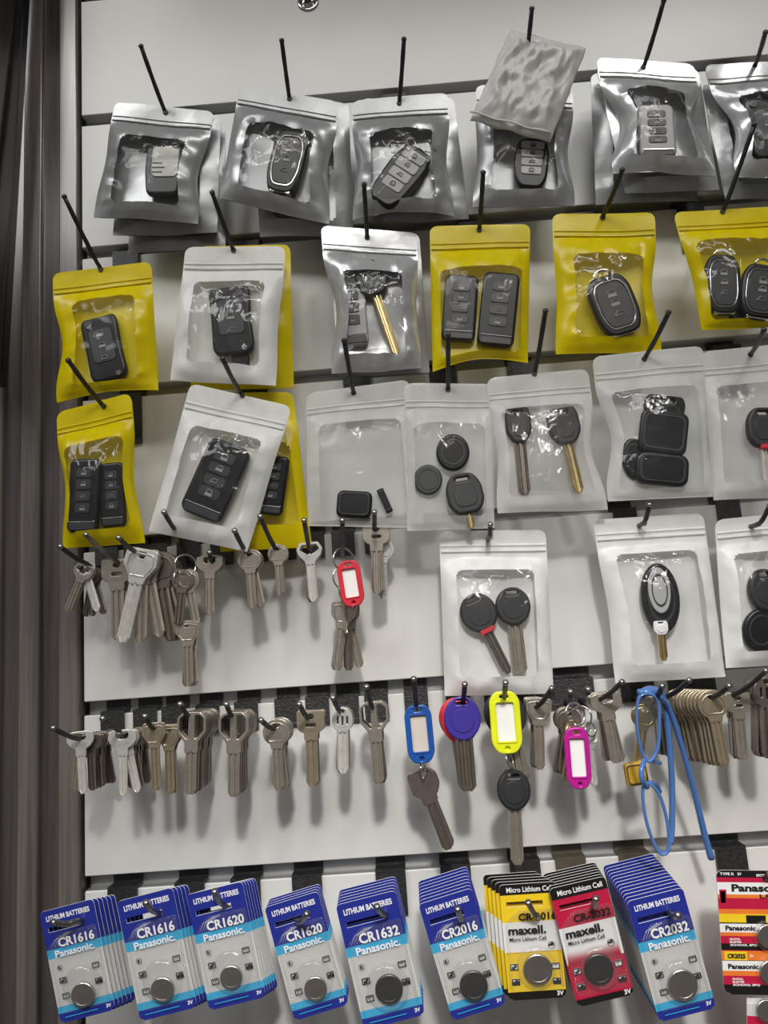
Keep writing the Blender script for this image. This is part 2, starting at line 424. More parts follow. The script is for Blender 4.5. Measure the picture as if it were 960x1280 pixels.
# ------------------------------------------------------------------ slatwall hooks
ZR = {1: -.031, 2: -.029, 3: -.030, 4: -.022, 5: -.022, 6: -.030}
_pl = {}
def plate_mesh(mat, row=1):
    hw, zb = (.0100, -.046) if row < 4 else (.0100, -.036) if row == 6 else (.0082, -.026)
    kk = (mat.name, hw, zb)
    if kk in _pl: return _pl[kk]
    vs, fs = [], []
    box(vs, fs, -hw, hw, -.0028, -.0006, zb, -.0090)      # face plate over the slat
    box(vs, fs, -hw, hw, -.0028, .0100, -.0092, -.0072)      # tongue into the groove
    box(vs, fs, -hw, hw, .0085, .0102, -.0074, -.0006)       # upturned lip
    _pl[kk] = mesh('back_plate', vs, fs, mat); return _pl[kk]
def hook(row, tip, hole, label, dh=.042, L=.078, yo=0, mat=None, pmat=None, r=.0016, ball=True, group=None, drop=0):
    mat = mat or M_hook; pmat = pmat or M_hook
    zg = -(row-1)*PITCH_Z
    H = P(hole[0], hole[1], dh); T = P(tip[0], tip[1], L)
    X = H.x + (H.x-T.x)*.35
    rt = Vector((X, -.0026, min(zg+ZR[row], H.z+.004)))
    base = Vector((X, -yo, zg))
    t = thing('slatwall_hook', label, 'hook', Matrix.Translation(base), group)
    obj('back_plate', plate_mesh(mat, row), t)
    pts = smooth_path([rt-base, (rt*.45+H*.55)-base+Vector((0, 0, -.001)), H-base, (H*.5+T*.5)-base+Vector((0, 0, -.0012)), T-base], 4)
    vs, fs = [], []
    n = len(pts)
    tube(vs, fs, pts, [r*(1.0+.06*math.sin(i*1.9)) for i in range(n)], 8)
    obj('prong', mesh('prong', vs, fs, pmat, smooth=True), t)
    v2, f2 = [], []
    ax = (pts[-1]-pts[-2]).normalized()
    tube(v2, f2, [pts[-1]-ax*.0012, pts[-1]+ax*.0002, pts[-1]+ax*.0010], [r*1.12, r*1.2, r*.7], 8)
    obj('end_cap', mesh('end_cap', v2, f2, M_hookst if row in (4, 5, 6) else pmat, smooth=True), t)
    return t

# ------------------------------------------------------------------ zip pouches
def lerp(a, b, t): return a+(b-a)*t
def bag(label, cs, hole, d0, d1, mat, win=(.17, .83, .34, .90), bulge=.011, pinch=(0, 0), seed=0, wmat=None, wr=.0016, back=None,
        group=None, name='zip_pouch', scallop=.0, low=False, zipt=(.12, .175), cat='bag', lean=.0):
    """cs = four corner pixels TL TR BR BL; d0/d1 = stand-off of top and bottom from the wall"""
    A = [P(cs[0][0], cs[0][1], d0), P(cs[1][0], cs[1][1], d0+lean), P(cs[2][0], cs[2][1], d1+lean), P(cs[3][0], cs[3][1], d1)]
    org = P(hole[0], hole[1], d0)
    rnd = random.Random(seed)
    Wd = (A[1]-A[0]).length; Hd = (A[3]-A[0]).length
    rt = .0055/Hd; rw = .0055/Wd
    ph = [rnd.uniform(0, 6) for _ in range(6)]
    sv = Vector((seed*3.7, seed*1.3, seed*.7))
    def th(s, t):
        if t < .19 or t > .985: return 0.0
        g = math.sin(math.pi*min(1, max(0, (t-.19)/.795)))**.55
        return bulge*(max(0, math.sin(math.pi*s))**.62)*g
    def base(s, t):
        ins = 0
        if t < rt: ins = rw*(1-math.sqrt(max(0, 1-(1-t/rt)**2)))
        pf = math.sin(math.pi*min(1, max(0, (t-.2)/.75)))**2
        s2 = ins + pinch[0]*pf + (1-2*ins-(pinch[0]+pinch[1])*pf)*s
        p = A[0]*(1-s2)*(1-t) + A[1]*s2*(1-t) + A[2]*s2*t + A[3]*(1-s2)*t
        q = Vector((s*2.2, t*2.6, 0)) + sv
        dy = (noise.noise(q)*.0030 + .0012*math.sin(s*5+ph[0]))*min(1, t*2+.2)
        dz = 0
        if t > .8 and scallop: dz = scallop*math.sin(s*math.pi)*((t-.8)/.2)**2
        return p + Vector((0, dy, dz))
    def crease(s, t):
        q = Vector((s*5, t*6.5, 3)) + sv
        q2 = Vector((s*11, t*7, 9)) + sv
        return (1-abs(noise.noise(q))*2.2)*wr + (1-abs(noise.noise(q2))*2.2)*wr*.55
    def front(s, t, off=0):
        k = min(1, max(0, (t-.16)*7)) * min(1, max(0, (1-t)*9)) * min(1, s*7, (1-s)*7)
        return base(s, t) + Vector((0, -.0004-off-th(s, t) - crease(s, t)*max(0, k), 0))
    def backf(s, t):
        return base(s, t) + Vector((0, .0004 + th(s, t)*.22, 0))
    s0, s1, t0, t1 = win
    q = .5 if low else 1
    def seg(a, b, n): n = max(1, int(n*q)); return [a+(b-a)*i/n for i in range(n)]
    cx_, cz_ = .0046/Wd, .0046/Hd
    S = seg(0, s0, 5)+seg(s0, s0+cx_, 5)+seg(s0+cx_, s1-cx_, 16)+seg(s1-cx_, s1, 5)+seg(s1, 1, 5)+[1.0]
    Tt = [0, rt*.12, rt*.35, rt*.65]+seg(rt, t0, 9)+seg(t0, t0+cz_, 5)+seg(t0+cz_, t1-cz_, 20)+seg(t1-cz_, t1, 5)+seg(t1, 1, 5)+[1.0]
    i0, i1, j0, j1 = S.index(s0), S.index(s1), Tt.index(t0), Tt.index(t1)
    nS, nT = len(S), len(Tt)
    V = [front(s, t)-org for t in Tt for s in S]
    ff, wf = [], []
    rx_, rz_ = .0046/Wd, .0046/Hd
    for j in range(nT-1):
        for i in range(nS-1):
            a, b, c, d = j*nS+i, j*nS+i+1, (j+1)*nS+i+1, (j+1)*nS+i
            ins = i0 <= i < i1 and j0 <= j < j1
            if ins:
                sm, tm = (S[i]+S[i+1])/2, (Tt[j]+Tt[j+1])/2
                ex = max(0, s0+rx_-sm, sm-s1+rx_)/rx_; ez = max(0, t0+rz_-tm, tm-t1+rz_)/rz_
                if ex*ex+ez*ez > 1: ins = False
            (wf if ins else ff).append((a, d, c, b))
    t_ = thing(name, label, cat, Matrix.Translation(org), group)
    obj('front_panel', mesh('front_panel', V, ff, mat, smooth=True), t_)
    obj('clear_window', mesh('clear_window', V, wf, wmat or M_film, smooth=True), t_)
    Sb = [i/12 for i in range(13)]; Tb = [0, rt*.35, rt]+[rt+(1-rt)*i/14 for i in range(1, 15)]
    n = len(Sb)
    Vb = [backf(s, t)-org for t in Tb for s in Sb]
    Fb = [(j*n+i, j*n+i+1, (j+1)*n+i+1, (j+1)*n+i) for j in range(len(Tb)-1) for i in range(n-1)]
    obj('back_panel', mesh('back_panel', Vb, Fb, back or mat, smooth=True), t_)
    if not low:
        vd, fd = lathe([(.0019, -.0005), (.0017, -.0011), (.0004, -.0011)], 14)
        hh = obj('hang_hole', mesh('hang_hole', vd, fd, M_gap), t_); hh.location = (0, 0, 0)
        zs = [zipt[0]+(zipt[1]-zipt[0])*i/8 for i in range(9)]
        offs = [.0001, .0010, .0010, .0003, .0003, .0003, .0010, .0010, .0001]
        Sz = [.012+.976*i/14 for i in range(15)]
        Vz = [front(s, z, .0002+o)-org for z, o in zip(zs, offs) for s in Sz]
        n = 15
        Fz = [(j*n+i, (j+1)*n+i, (j+1)*n+i+1, j*n+i+1) for j in range(8) for i in range(n-1)]
        obj('zip_strip', mesh('zip_strip', Vz, Fz, mat), t_)
    return t_

# ------------------------------------------------------------------ remotes and car keys
def icons(n, w_, h0, h1, y, mat, sz):
    """small printed pictograms down the face of a remote"""
    vs, fs = [], []
    for i in range(n):
        z = h0+(h1-h0)*(i/(n-1) if n > 1 else 0)
        k = i % 3
        if k == 0:
            tube(vs, fs, [(sz*math.cos(a)*.8, y, z+sz*.2+sz*math.sin(a)*.6) for a in [R(x) for x in range(-20, 201, 44)]], sz*.12, 4)
            box(vs, fs, -sz*.9, sz*.9, y-.0001, y+.0002, z-sz*.8, z-sz*.1)
        elif k == 1:
            box(vs, fs, -sz*.9, sz*.9, y-.0001, y+.0002, z-sz*.5, z+sz*.15)
            tube(vs, fs, [(sz*.1+sz*math.cos(a)*.7, y, z+sz*.3+sz*math.sin(a)*.6) for a in [R(x) for x in range(0, 181, 45)]], sz*.12, 4)
        else:
            tube(vs, fs, [(-sz, y, z-sz*.4), (-sz*.3, y, z+sz*.5), (sz*.6, y, z+sz*.5), (sz, y, z-sz*.4), (-sz, y, z-sz*.4)], sz*.13, 4)
    return mesh('icon', vs, fs, mat)
def fob(label, cen, wp, hp, ang, d, style='flip', group=None, bm=None, th=.006, yaw=0):
    a = R(ang); u = (math.sin(a), -math.cos(a))
    M, L = frame2((cen[0]+u[0]*hp/2, cen[1]+u[1]*hp/2), (cen[0]-u[0]*hp/2, cen[1]-u[1]*hp/2), d, yaw=yaw)
    W = wp*mpp(cen[0], cen[1], d)
    t = thing('remote_key', label, 'car key', M, group)
    bm = bm or M_black
    fy = -th/2
    if style == 'flip':
        ol = fillet([(-W*.42, 0), (W*.46, 0), (W*.5, -L*.12), (W*.46, -L*.52), (W*.5, -L*.9), (W*.38, -L), (-W*.40, -L), (-W*.5, -L*.9), (-W*.48, -L*.5), (-W*.5, -L*.1)], W*.2, 4)
        obj('body', shape([ol], th, th*.32, 0, bm, 3), t)
        obj('button_pad', shape([rrect(W*.62, L*.52, W*.12, 4, 0, -L*.46)], .0012, .0004, fy, M_dgrey), t)
        obj('icon', icons(3, W, -L*.28, -L*.66, fy-.0009, M_icon, W*.10), t)
        obj('pivot_cap', shape([ell(W*.12, W*.12, -W*.26, -L*.1)], .001, .0003, fy-.0002, M_dgrey), t)
        obj('release_button', shape([ell(W*.07, W*.07, W*.26, -L*.93)], .001, .0003, fy-.0002, M_chrome), t)
    elif style == 'chrome':
        ol = fillet([(-W*.34, 0), (W*.34, 0), (W*.5, -L*.2), (W*.5, -L*.72), (W*.34, -L), (-W*.34, -L), (-W*.5, -L*.72), (-W*.5, -L*.2)], W*.22, 4)
        obj('body', shape([ol], th, th*.33, 0, bm, 3), t)
        sc = lambda k, kz: [(x*k, (z+L*.5)*kz-L*.5) for x, z in ol]
        obj('chrome_trim', shape([sc(.80, .80), sc(.72, .75)], .0014, .0003, fy, M_chrome), t)
        obj('button_pad', shape([sc(.70, .73)], .0010, .0003, fy, M_dgrey), t)
        obj('icon', icons(3, W, -L*.32, -L*.66, fy-.0008, M_icon, W*.11), t)
        obj('end_cap', shape([rrect(W*.6, L*.08, W*.04, 3, 0, -L*.955)], th*.8, .0004, 0, M_chrome), t)
        pts = [(W*.2*math.cos(R(x)), 0, W*.02+W*.16*math.sin(R(x))) for x in range(0, 181, 20)]
        obj('key_loop', tube_mesh('key_loop', pts, W*.035, M_chrome), t)
    elif style == 'panel':
        ol = fillet([(-W*.38, 0), (W*.38, 0), (W*.5, -L*.3), (W*.46, -L*.8), (W*.3, -L), (-W*.3, -L), (-W*.46, -L*.8), (-W*.5, -L*.3)], W*.2, 4)
        obj('body', shape([ol], th, th*.32, 0, bm, 3), t)
        for k in range(4):
            z0 = -L*(.08+.17*k)
            obj('button', shape([rrect(W*(.66-.03*k), L*.155, W*.06, 3, 0, z0-L*.08)], .0014, .0004, fy, M_lgrey if k else M_lgrey), t)
        obj('icon', icons(4, W, -L*.16, -L*.67, fy-.0009, M_dgrey, W*.08), t)
    elif style == 'beige':
        ol = fillet([(-W*.46, 0), (W*.46, 0), (W*.5, -L*.5), (W*.42, -L), (-W*.42, -L), (-W*.5, -L*.5)], W*.16, 4)
        obj('body', shape([ol], th, th*.3, 0, M_dgrey, 3), t)
        obj('button_panel', shape([rrect(W*.72, L*.62, W*.14, 4, W*.06, -L*.36)], .0015, .0004, fy, M_beige), t)
        vs, fs = [], []
        for k in range(3): box(vs, fs, -W*.28, W*(.0+.06*(k % 2)), fy-.0011, fy-.0008, -L*(.40+.09*k)-L*.008, -L*(.40+.09*k)+L*.008)
        obj('printed_lines', mesh('printed_lines', vs, fs, M_dgrey), t)
    elif style == 'slab':
        ol = rrect(W, L, W*.2, 5, 0, -L/2)
        obj('body', shape([ol], th, th*.34, 0, bm, 3), t)
        for k in range(4):
            obj('button', shape([rrect(W*.5, L*.13, W*.07, 3, 0, -L*(.2+.16*k))], .001, .0003, fy, M_dgrey), t)
        obj('icon', icons(4, W, -L*.2, -L*.68, fy-.0006, M_icon, W*.09), t)
        obj('end_cap', shape([rrect(W*.86, L*.10, W*.06, 3, 0, -L*.93)], th*.9, .0006, -.0006, M_dgrey), t)
        obj('seam_trim', shape([rrect(W*.84, .0008, .0003, 2, 0, -L*.865)], .001, .0002, fy, M_chrome), t)
    elif style == 'round':
        obj('body', shape([ell(W/2, L/2, 0, -L/2, 28)], th, th*.33, 0, bm, 3), t)
        obj('centre_recess', shape([ell(W*.36, L*.36, 0, -L/2, 24), ell(W*.31, L*.31, 0, -L/2, 24)], .0008, .0002, fy, M_dgrey), t)
    elif style == 'square':
        obj('body', shape([rrect(W, L, W*.18, 5, 0, -L/2)], th, th*.33, 0, bm, 3), t)
        obj('rim', shape([rrect(W*.86, L*.82, W*.14, 4, 0, -L/2), rrect(W*.78, L*.72, W*.12, 4, 0, -L/2)], .0008, .0002, fy, M_dgrey), t)
    elif style == 'loop':
        ol = fillet([(-W*.42, 0), (W*.42, 0), (W*.5, -L*.3), (W*.44, -L), (-W*.44, -L), (-W*.5, -L*.3)], W*.16, 4)
        obj('body', shape([ol, rrect(W*.42, L*.16, W*.06, 3, 0, -L*.2)], th, th*.3, 0, bm, 3), t)
        obj('rim', shape([rrect(W*.7, L*.42, W*.1, 4, 0, -L*.62), rrect(W*.62, L*.36, W*.08, 4, 0, -L*.62)], .0008, .0002, fy, M_dgrey), t)
    return t
def blade_mesh(w_, L, th, mat, tip=.003):
    k = w_/.0075
    pf = [(-3.7, -.5), (-2.5, -1), (-2.0, .3), (-1.1, .4), (-.6, -1), (.5, -1), (.95, .4), (1.8, .3), (2.3, -.9), (3.7, -.5), (3.7, .9), (-3.7, .9)]
    n = len(pf); vs, fs = [], []
    for (z, sx) in ((0, 1), (-(L-tip), 1), (-L, .5)):
        for (x, y) in pf: vs.append((x*.001*k*sx, y*th/2, z))
    for j in range(2):
        for i in range(n):
            fs.append((j*n+i, (j+1)*n+i, (j+1)*n+(i+1) % n, j*n+(i+1) % n))
    fs.append(tuple(range(2*n, 3*n))[::-1]); fs.append(tuple(range(n)))
    return mesh('blade', vs, fs, mat)
def carkey(label, cen, wp, hp, head, btip, bw, d, bmat=None, group=None, hmat=None, th=.006, collar=None):
    """plastic-headed car key: head centre/size in pixels, blade from the head to the tip pixel"""
    v = (btip[0]-cen[0], btip[1]-cen[1]); l = math.hypot(*v); u = (v[0]/l, v[1]/l)
    top = (cen[0]-u[0]*hp/2, cen[1]-u[1]*hp/2)
    M, LL = frame2(top, btip, d)
    s = mpp(cen[0], cen[1], d); W = wp*s; H = hp*s
    t = thing('car_key', label, 'car key', M, group)
    if head == 'round': ol = ell(W/2, H/2, 0, -H/2, 28)
    elif head == 'square': ol = fillet([(-W*.42, 0), (W*.42, 0), (W*.5, -H*.2), (W*.5, -H*.7), (W*.24, -H), (-W*.24, -H), (-W*.5, -H*.7), (-W*.5, -H*.2)], W*.16, 4)
    else: ol = fillet([(-W*.3, 0), (W*.3, 0), (W*.5, -H*.3), (W*.5, -H*.75), (W*.3, -H), (-W*.3, -H), (-W*.5, -H*.75), (-W*.5, -H*.3)], W*.3, 5)
    obj('head', shape([ol, rrect(W*.34, H*.09, H*.04, 3, 0, -H*.14)], th, th*.3, 0, hmat or M_blackr, 3), t)
    obj('grip_inlay', shape([[(x*.62, (z+H*.55)*.55-H*.58) for x, z in ol]], .001, .0003, -th/2, M_dgrey if not hmat else hmat), t)
    if collar: obj('collar', shape([rrect(bw*s*1.5, H*.13, .0006, 2, 0, -H*.98)], th*.8, .0005, -.0006, collar), t)
    b = obj('blade', blade_mesh(bw*s, LL-H*.9, .0024, bmat or M_ks), t); b.location = (0, 0, -H*.9)
    return t
# hooks, row by row; the words say what hangs on each
HB = []
def hk(row, tip, hole, what, **k): HB.append(hook(row, tip, hole, 'black prong hook '+what, **k))
hk(1, (176, 57), (207, 141), 'carrying the silver pouch with the beige-faced remote')
hk(1, (352, 50), (362, 124), 'carrying the silver pouch with the chrome-rimmed remote')
hk(1, (505, 48), (499, 130), 'carrying the silver pouch with the grey four-button remote')
hk(1, (665, 10), (655, 97), 'through the crumpled white plastic pouch in the top row')
hk(1, (830, 0), (804, 85), 'carrying the bright silver pouch with the shiny silver remote')
hk(1, (957, 40), (943, 83), 'at the right edge of the top row, holding a cut-off silver pouch')
hk(2, (80, 245), (126, 336), 'reaching over the wood, carrying the leftmost yellow pouch of the second row')
hk(2, (265, 240), (292, 313), 'carrying the white pouch with a yellow one behind in the second row')
hk(2, (455, 230), (459, 297), 'carrying the silver pouch with a brass-bladed key')
hk(2, (604, 215), (599, 287), 'carrying the yellow pouch with two black remotes side by side')
hk(2, (778, 212), (753, 271), 'carrying the yellow pouch with a single tilted chrome-lined remote')
hk(2, (943, 155), (903, 265), 'long and steep, carrying the rightmost yellow pouch')
hk(3, (85, 450), (130, 508), 'crossing the yellow pouch, holding the narrow yellow pouch below it', L=.082)
hk(3, (278, 448), (302, 493), 'carrying the tilted white pouch', L=.082)
hk(3, (430, 425), (442, 491), 'under the silver pouch, carrying the frosted pouch with a black square switch', L=.082)
hk(3, (560, 418), (560, 487), 'carrying the frosted pouch with round black key heads', L=.082)
hk(3, (682, 388), (668, 468), 'carrying the frosted pouch with two black-headed keys', L=.082)
hk(3, (836, 390), (805, 449), 'carrying the frosted pouch with a pile of black key heads', L=.082)
hk(3, (955, 412), (938, 443), 'carrying the frosted pouch at the right edge with a red-dotted key', L=.082)
hk(4, (613, 655), (612, 671), 'with a short prong, carrying the white pouch with two round-headed keys', L=.055)
hk(4, (812, 630), (805, 653), 'carrying the white pouch with the oval remote and white label', L=.055)
hk(4, (962, 632), (948, 655), 'at the right edge above the lowest cut-off white pouch', L=.055)
# ------------------------------------------------------------------ pouches, row 1
f1 = .044
S = 'silver pouches hidden behind the front ones in the top row'
bag('silver pouch back of the first stack, only its bottom hem showing lowest', [(165, 150), (282, 158), (282, 313), (160, 316)], (207, 141), f1-.020, f1-.026, M_sil, bulge=.004, seed=1, low=True)
bag('silver pouch second in the first stack, hem just under the front pouch', [(152, 136), (277, 146), (272, 292), (141, 294)], (207, 141), f1-.010, f1-.014, M_sil, bulge=.006, seed=2, low=True)
B_1 = bag('front silver zip pouch at top left holding a beige-faced remote', [(144, 127), (268, 140), (247, 280), (115, 269)], (207, 141), f1, f1-.002, M_sil, seed=3, pinch=(.02, .06))
bag('silver pouch behind the chrome-rimmed one, its corner showing at lower right', [(312, 112), (436, 130), (442, 298), (325, 296)], (362, 124), f1-.012, f1-.018, M_sil, bulge=.006, seed=4, low=True)
bag('front silver zip pouch holding a chrome-rimmed black remote', [(300, 107), (423, 127), (411, 279), (275, 250)], (362, 124), f1, f1-.002, M_sil, seed=5, pinch=(.0, .05), wmat=M_film2)
bag('silver pouch behind the four-button one, edge showing at its right', [(450, 124), (567, 122), (586, 274), (455, 282)], (499, 130), f1-.012, f1-.018, M_sil, bulge=.006, seed=6, low=True)
B_3 = bag('front silver zip pouch holding a grey four-button remote', [(440, 126), (560, 116), (568, 271), (441, 274)], (499, 130), f1, f1-.002, M_sil, seed=7, pinch=(.04, .05), wmat=M_film2, scallop=.004)
bag('silver zip pouch under the crumpled white plastic', [(595, 106), (716, 112), (718, 259), (591, 259)], (655, 97), f1-.004, f1-.006, M_sil, seed=8, pinch=(.03, .06))
bag('silver pouch deepest in the stack right of the crumpled plastic, hem showing', [(738, 92), (868, 92), (872, 252), (745, 256)], (804, 85), f1-.020, f1-.026, M_sil, bulge=.005, seed=9, low=True)
bag('silver pouch just behind the bright one, its hem showing below', [(745, 84), (872, 86), (900, 236), (781, 243)], (804, 85), f1-.010, f1-.014, M_silb, bulge=.005, seed=10, low=True)
bag('bright silver zip pouch with pinched sides holding a shiny silver remote', [(745, 72), (867, 80), (896, 219), (767, 216)], (804, 85), f1, f1, M_silb, seed=11, pinch=(.14, .12), wmat=M_film2, bulge=.013)
bag('silver pouch behind the cut-off one at top right', [(877, 104), (990, 95), (1010, 248), (906, 252)], (943, 83), f1-.012, f1-.018, M_sil, bulge=.005, seed=12, low=True)
bag('bright silver zip pouch cut by the right edge in the top row', [(880, 81), (1000, 76), (1025, 222), (921, 222)], (943, 83), f1, f1, M_silb, seed=13, pinch=(.14, .1), bulge=.012)
# crumpled poly pouch hung in front
A4 = [(638, 38), (732, 62), (688, 177), (588, 150)]
def crumpled():
    A = [P(A4[0][0], A4[0][1], .052), P(A4[1][0], A4[1][1], .054), P(A4[2][0], A4[2][1], .058), P(A4[3][0], A4[3][1], .058)]
    org = P(655, 97, .055); n = 46
    V, F = [], []
    for side in (0, 1):
        for j in range(n+1):
            for i in range(n+1):
                s, t = i/n, j/n
                q = Vector((s*4, t*4, side*5+2))
                e = .02*noise.noise(Vector((t*5, 1, side))) ; e2 = .02*noise.noise(Vector((s*5, 4, side)))
                p = A[0]*(1-s)*(1-t)+A[1]*s*(1-t)+A[2]*s*t+A[3]*(1-s)*t + (A[1]-A[0])*e*(1 if s in (0, 1) else 0) + (A[3]-A[0])*e2*(1 if t in (0, 1) else 0)
                edge = min(1, 6*min(s, 1-s, t, 1-t))
                q2 = Vector((s*3.2+t*2.2, t*3.4-s*2.6, side*5+7)); q3 = Vector((s*5-t*4, s*6+t*7, 3+side)); rid = (1-3*abs(noise.noise(q2)))*.0038 + (1-3*abs(noise.noise(q3)))*.0020 + (1-3*abs(noise.noise(q*2.6)))*.0008
                y = (-.001-.0045*edge-rid*edge - .004*edge*max(0, t-.5)) if side == 0 else (.001+rid*.3*edge)
                pin = math.exp(-((s-.42)**2+(t-.5)**2)*26)*.004
                V.append(p+Vector((0, y+pin*(1-side), 0))-org)
        b = side*(n+1)**2
        for j in range(n):
            for i in range(n):
                a = b+j*(n+1)+i; f = (a, a+n+1, a+n+2, a+1); F.append(f if side == 0 else f[::-1])
    N = (n+1)**2
    bd = [i for i in range(n+1)]+[j*(n+1)+n for j in range(1, n+1)]+[n*(n+1)+i for i in range(n-1, -1, -1)]+[j*(n+1) for j in range(n-1, 0, -1)]
    for a, b in zip(bd, bd[1:]+bd[:1]): F.append((a, b, b+N, a+N))
    t = thing('plastic_pouch', 'crumpled cloudy white plastic pouch pierced by a hook in front of a silver pouch', 'bag', Matrix.Translation(org))
    obj('folded_film', mesh('folded_film', V, F, M_crum, smooth=True), t)
    hem = [A[3]*(1-i/12)+A[2]*(i/12)-org+Vector((0, -.004-.001*math.sin(i*1.3), .0035)) for i in range(13)]
    obj('hem_fold', tube_mesh('hem_fold', hem, .0008, M_crum, 6), t)
crumpled()
fob('remote with beige button face and printed lines in the top left silver pouch', (205, 214), 46, 62, 4, f1+.003, 'beige')
fob('black remote with bright chrome rim in the second silver pouch of the top row', (359, 204), 44, 80, 14, f1+.003, 'chrome')
fob('dark remote with four grey buttons lying tilted in a silver pouch', (500, 222), 48, 84, 38, f1+.003, 'panel')
fob('dark remote with pale buttons half hidden under the crumpled plastic', (664, 206), 44, 62, 4, f1+.000, 'panel')
fob('shiny silver-grey remote in the bright silver pouch with pinched sides', (820, 166), 46, 66, -4, f1+.003, 'slab', bm=M_lgrey)
fob('black remote at the right edge in the top row, cut by the frame', (958, 162), 48, 76, -12, f1+.003, 'flip')
def worn_print(bag_, cx, cy, wpx, d, seed):
    rnd = random.Random(seed); o0 = bag_.matrix_world.translation; vs, fs = [], []
    for k in range(6):
        x = cx-wpx/2+wpx*(k+.3)/6; pts = [P(x+rnd.uniform(0, 5)+2.2*i, cy-abs(k-2.5)*-1.2+rnd.uniform(-2.5, 2.5), d)-o0 for i in range(4)]
        tube(vs, fs, smooth_path(pts, 3), .0004, 5)
    obj('worn_print', mesh('worn_print', vs, fs, M_dgrey, smooth=True), bag_)['kind'] = 'stuff'
worn_print(B_1, 206, 181, 50, f1+.0125, 3); worn_print(B_3, 514, 186, 62, f1+.0125, 5)
# ------------------------------------------------------------------ row 2
f2 = .043
bag('yellow pouch hanging behind the white one in the second row', [(250, 308), (363, 306), (367, 484), (238, 488)], (292, 313), f2-.013, f2-.016, M_yel, bulge=.006, seed=20, low=True)
bag('leftmost yellow zip pouch of the second row, overlapping the wood upright', [(66, 342), (189, 327), (198, 488), (71, 503)], (126, 337), f2, f2-.002, M_yel, seed=21, pinch=(.07, .0), bulge=.010, scallop=.003, win=(.20, .84, .27, .92))
bag('white zip pouch with a black flip remote, yellow pouch behind it', [(232, 309), (357, 308), (345, 483), (213, 475)], (292, 313), f2, f2-.002, M_whi, seed=22, pinch=(.0, .02), win=(.15, .84, .28, .88), wmat=M_film2)
bag('silver pouch behind the brass-bladed key pouch, its lower edge showing', [(410, 286), (524, 292), (537, 466), (424, 470)], (459, 297), f2-.010, f2-.013, M_sil, bulge=.004, seed=23, low=True)
bag('crinkled silver zip pouch holding a brass-bladed key', [(401, 282), (521, 291), (527, 461), (415, 468)], (459, 297), f2, f2-.002, M_silb, seed=24, pinch=(.10, .03), wmat=M_film2, bulge=.012, wr=.0018)
bag('yellow zip pouch holding two black remotes side by side', [(537, 283), (663, 280), (660, 453), (541, 464)], (599, 288), f2, f2-.002, M_yel, seed=25, scallop=.005, bulge=.012, win=(.09, .91, .34, .94))
bag('yellow zip pouch holding one tilted remote with chrome lines', [(690, 268), (818, 266), (827, 438), (694, 445)], (753, 272), f2, f2-.002, M_yel, seed=26, pinch=(.03, .06), bulge=.012, win=(.17, .87, .33, .91), wmat=M_film2)
bag('rightmost yellow zip pouch, cut by the frame, with two remotes', [(841, 266), (972, 258), (995, 405), (876, 414)], (903, 265), f2, f2-.002, M_yel, seed=27, pinch=(.04, .02), bulge=.013, win=(.10, .95, .30, .94), wmat=M_film2)
fob('black three-button flip remote tilted left in the leftmost yellow pouch', (131, 437), 46, 80, -12, f2+.002, 'flip')
fob('black flip remote in the white pouch of the second row', (290, 402), 52, 84, -5, f2+.002, 'flip')
fob('small black stub under the flip remote in the white pouch', (301, 451), 22, 16, 0, f2-.001, 'square', th=.005)
carkey('key with dark head and brass-tinted blade in the crinkled silver pouch', (464, 350), 38, 48, 'soft', (496, 444), 11, f2+.002, M_brass, hmat=M_dgrey)
fob('silver-grey foil-wrapped remote left of the brass-bladed key', (440, 385), 36, 96, -4, f2+.000, 'slab', bm=M_lgrey, th=.005)
fob('left black smart remote of the two in the yellow pouch', (575, 386), 42, 82, 4, f2+.002, 'slab')
fob('right black smart remote of the two in the yellow pouch', (623, 388), 46, 92, 6, f2+.002, 'slab')
fob('chrome-lined black remote tilted in the yellow pouch, loop on top', (768, 383), 56, 78, -22, f2+.003, 'chrome')
fob('left chrome-lined remote in the cut-off yellow pouch', (903, 357), 44, 74, -3, f2+.003, 'chrome')
fob('right dark remote in the cut-off yellow pouch, at the frame edge', (950, 366), 50, 68, 6, f2+.002, 'chrome')
fob('small black piece lying under the two remotes in the cut-off yellow pouch', (930, 390), 20, 40, 70, f2-.004, 'square', th=.004)
# ------------------------------------------------------------------ row 3
f3 = .043
bag('yellow pouch hanging behind the tilted white pouch', [(258, 492), (366, 490), (390, 684), (276, 690)], (302, 494), f3-.013, f3-.016, M_yel, bulge=.010, seed=30, win=(.1, .9, .34, .86), low=True)
bag('narrow yellow zip pouch at far left with two crinkle-wrapped remotes', [(71, 516), (164, 491), (182, 679), (79, 685)], (130, 508), f3+.002, f3, M_yel, seed=31, pinch=(.08, .07), bulge=.015, win=(.12, .90, .30, .90), wmat=M_film2)
bag('tilted white zip pouch holding a four-button remote', [(238, 479), (365, 508), (309, 690), (186, 664)], (303, 494), f3+.002, f3+.001, M_whi, seed=32, win=(.15, .85, .28, .88), wmat=M_film2, bulge=.013)
bag('frosted pouch holding a black square switch near its bottom', [(383, 492), (512, 474), (530, 660), (385, 657)], (442, 491), f3-.001, f3-.005, M_fro, seed=33, bulge=.009, win=(.12, .88, .27, .965), wr=.0016)
bag('frosted pouch holding round black key heads', [(505, 479), (616, 480), (618, 660), (509, 664)], (560, 487), f3+.001, f3-.002, M_fro, seed=34, bulge=.012, win=(.1, .9, .30, .92))
bag('frosted pouch holding two black-headed keys with long blades', [(608, 473), (735, 461), (760, 637), (622, 642)], (668, 468), f3+.002, f3, M_fro, seed=35, pinch=(.05, .08), bulge=.012, win=(.1, .9, .26, .90), wmat=M_film2)
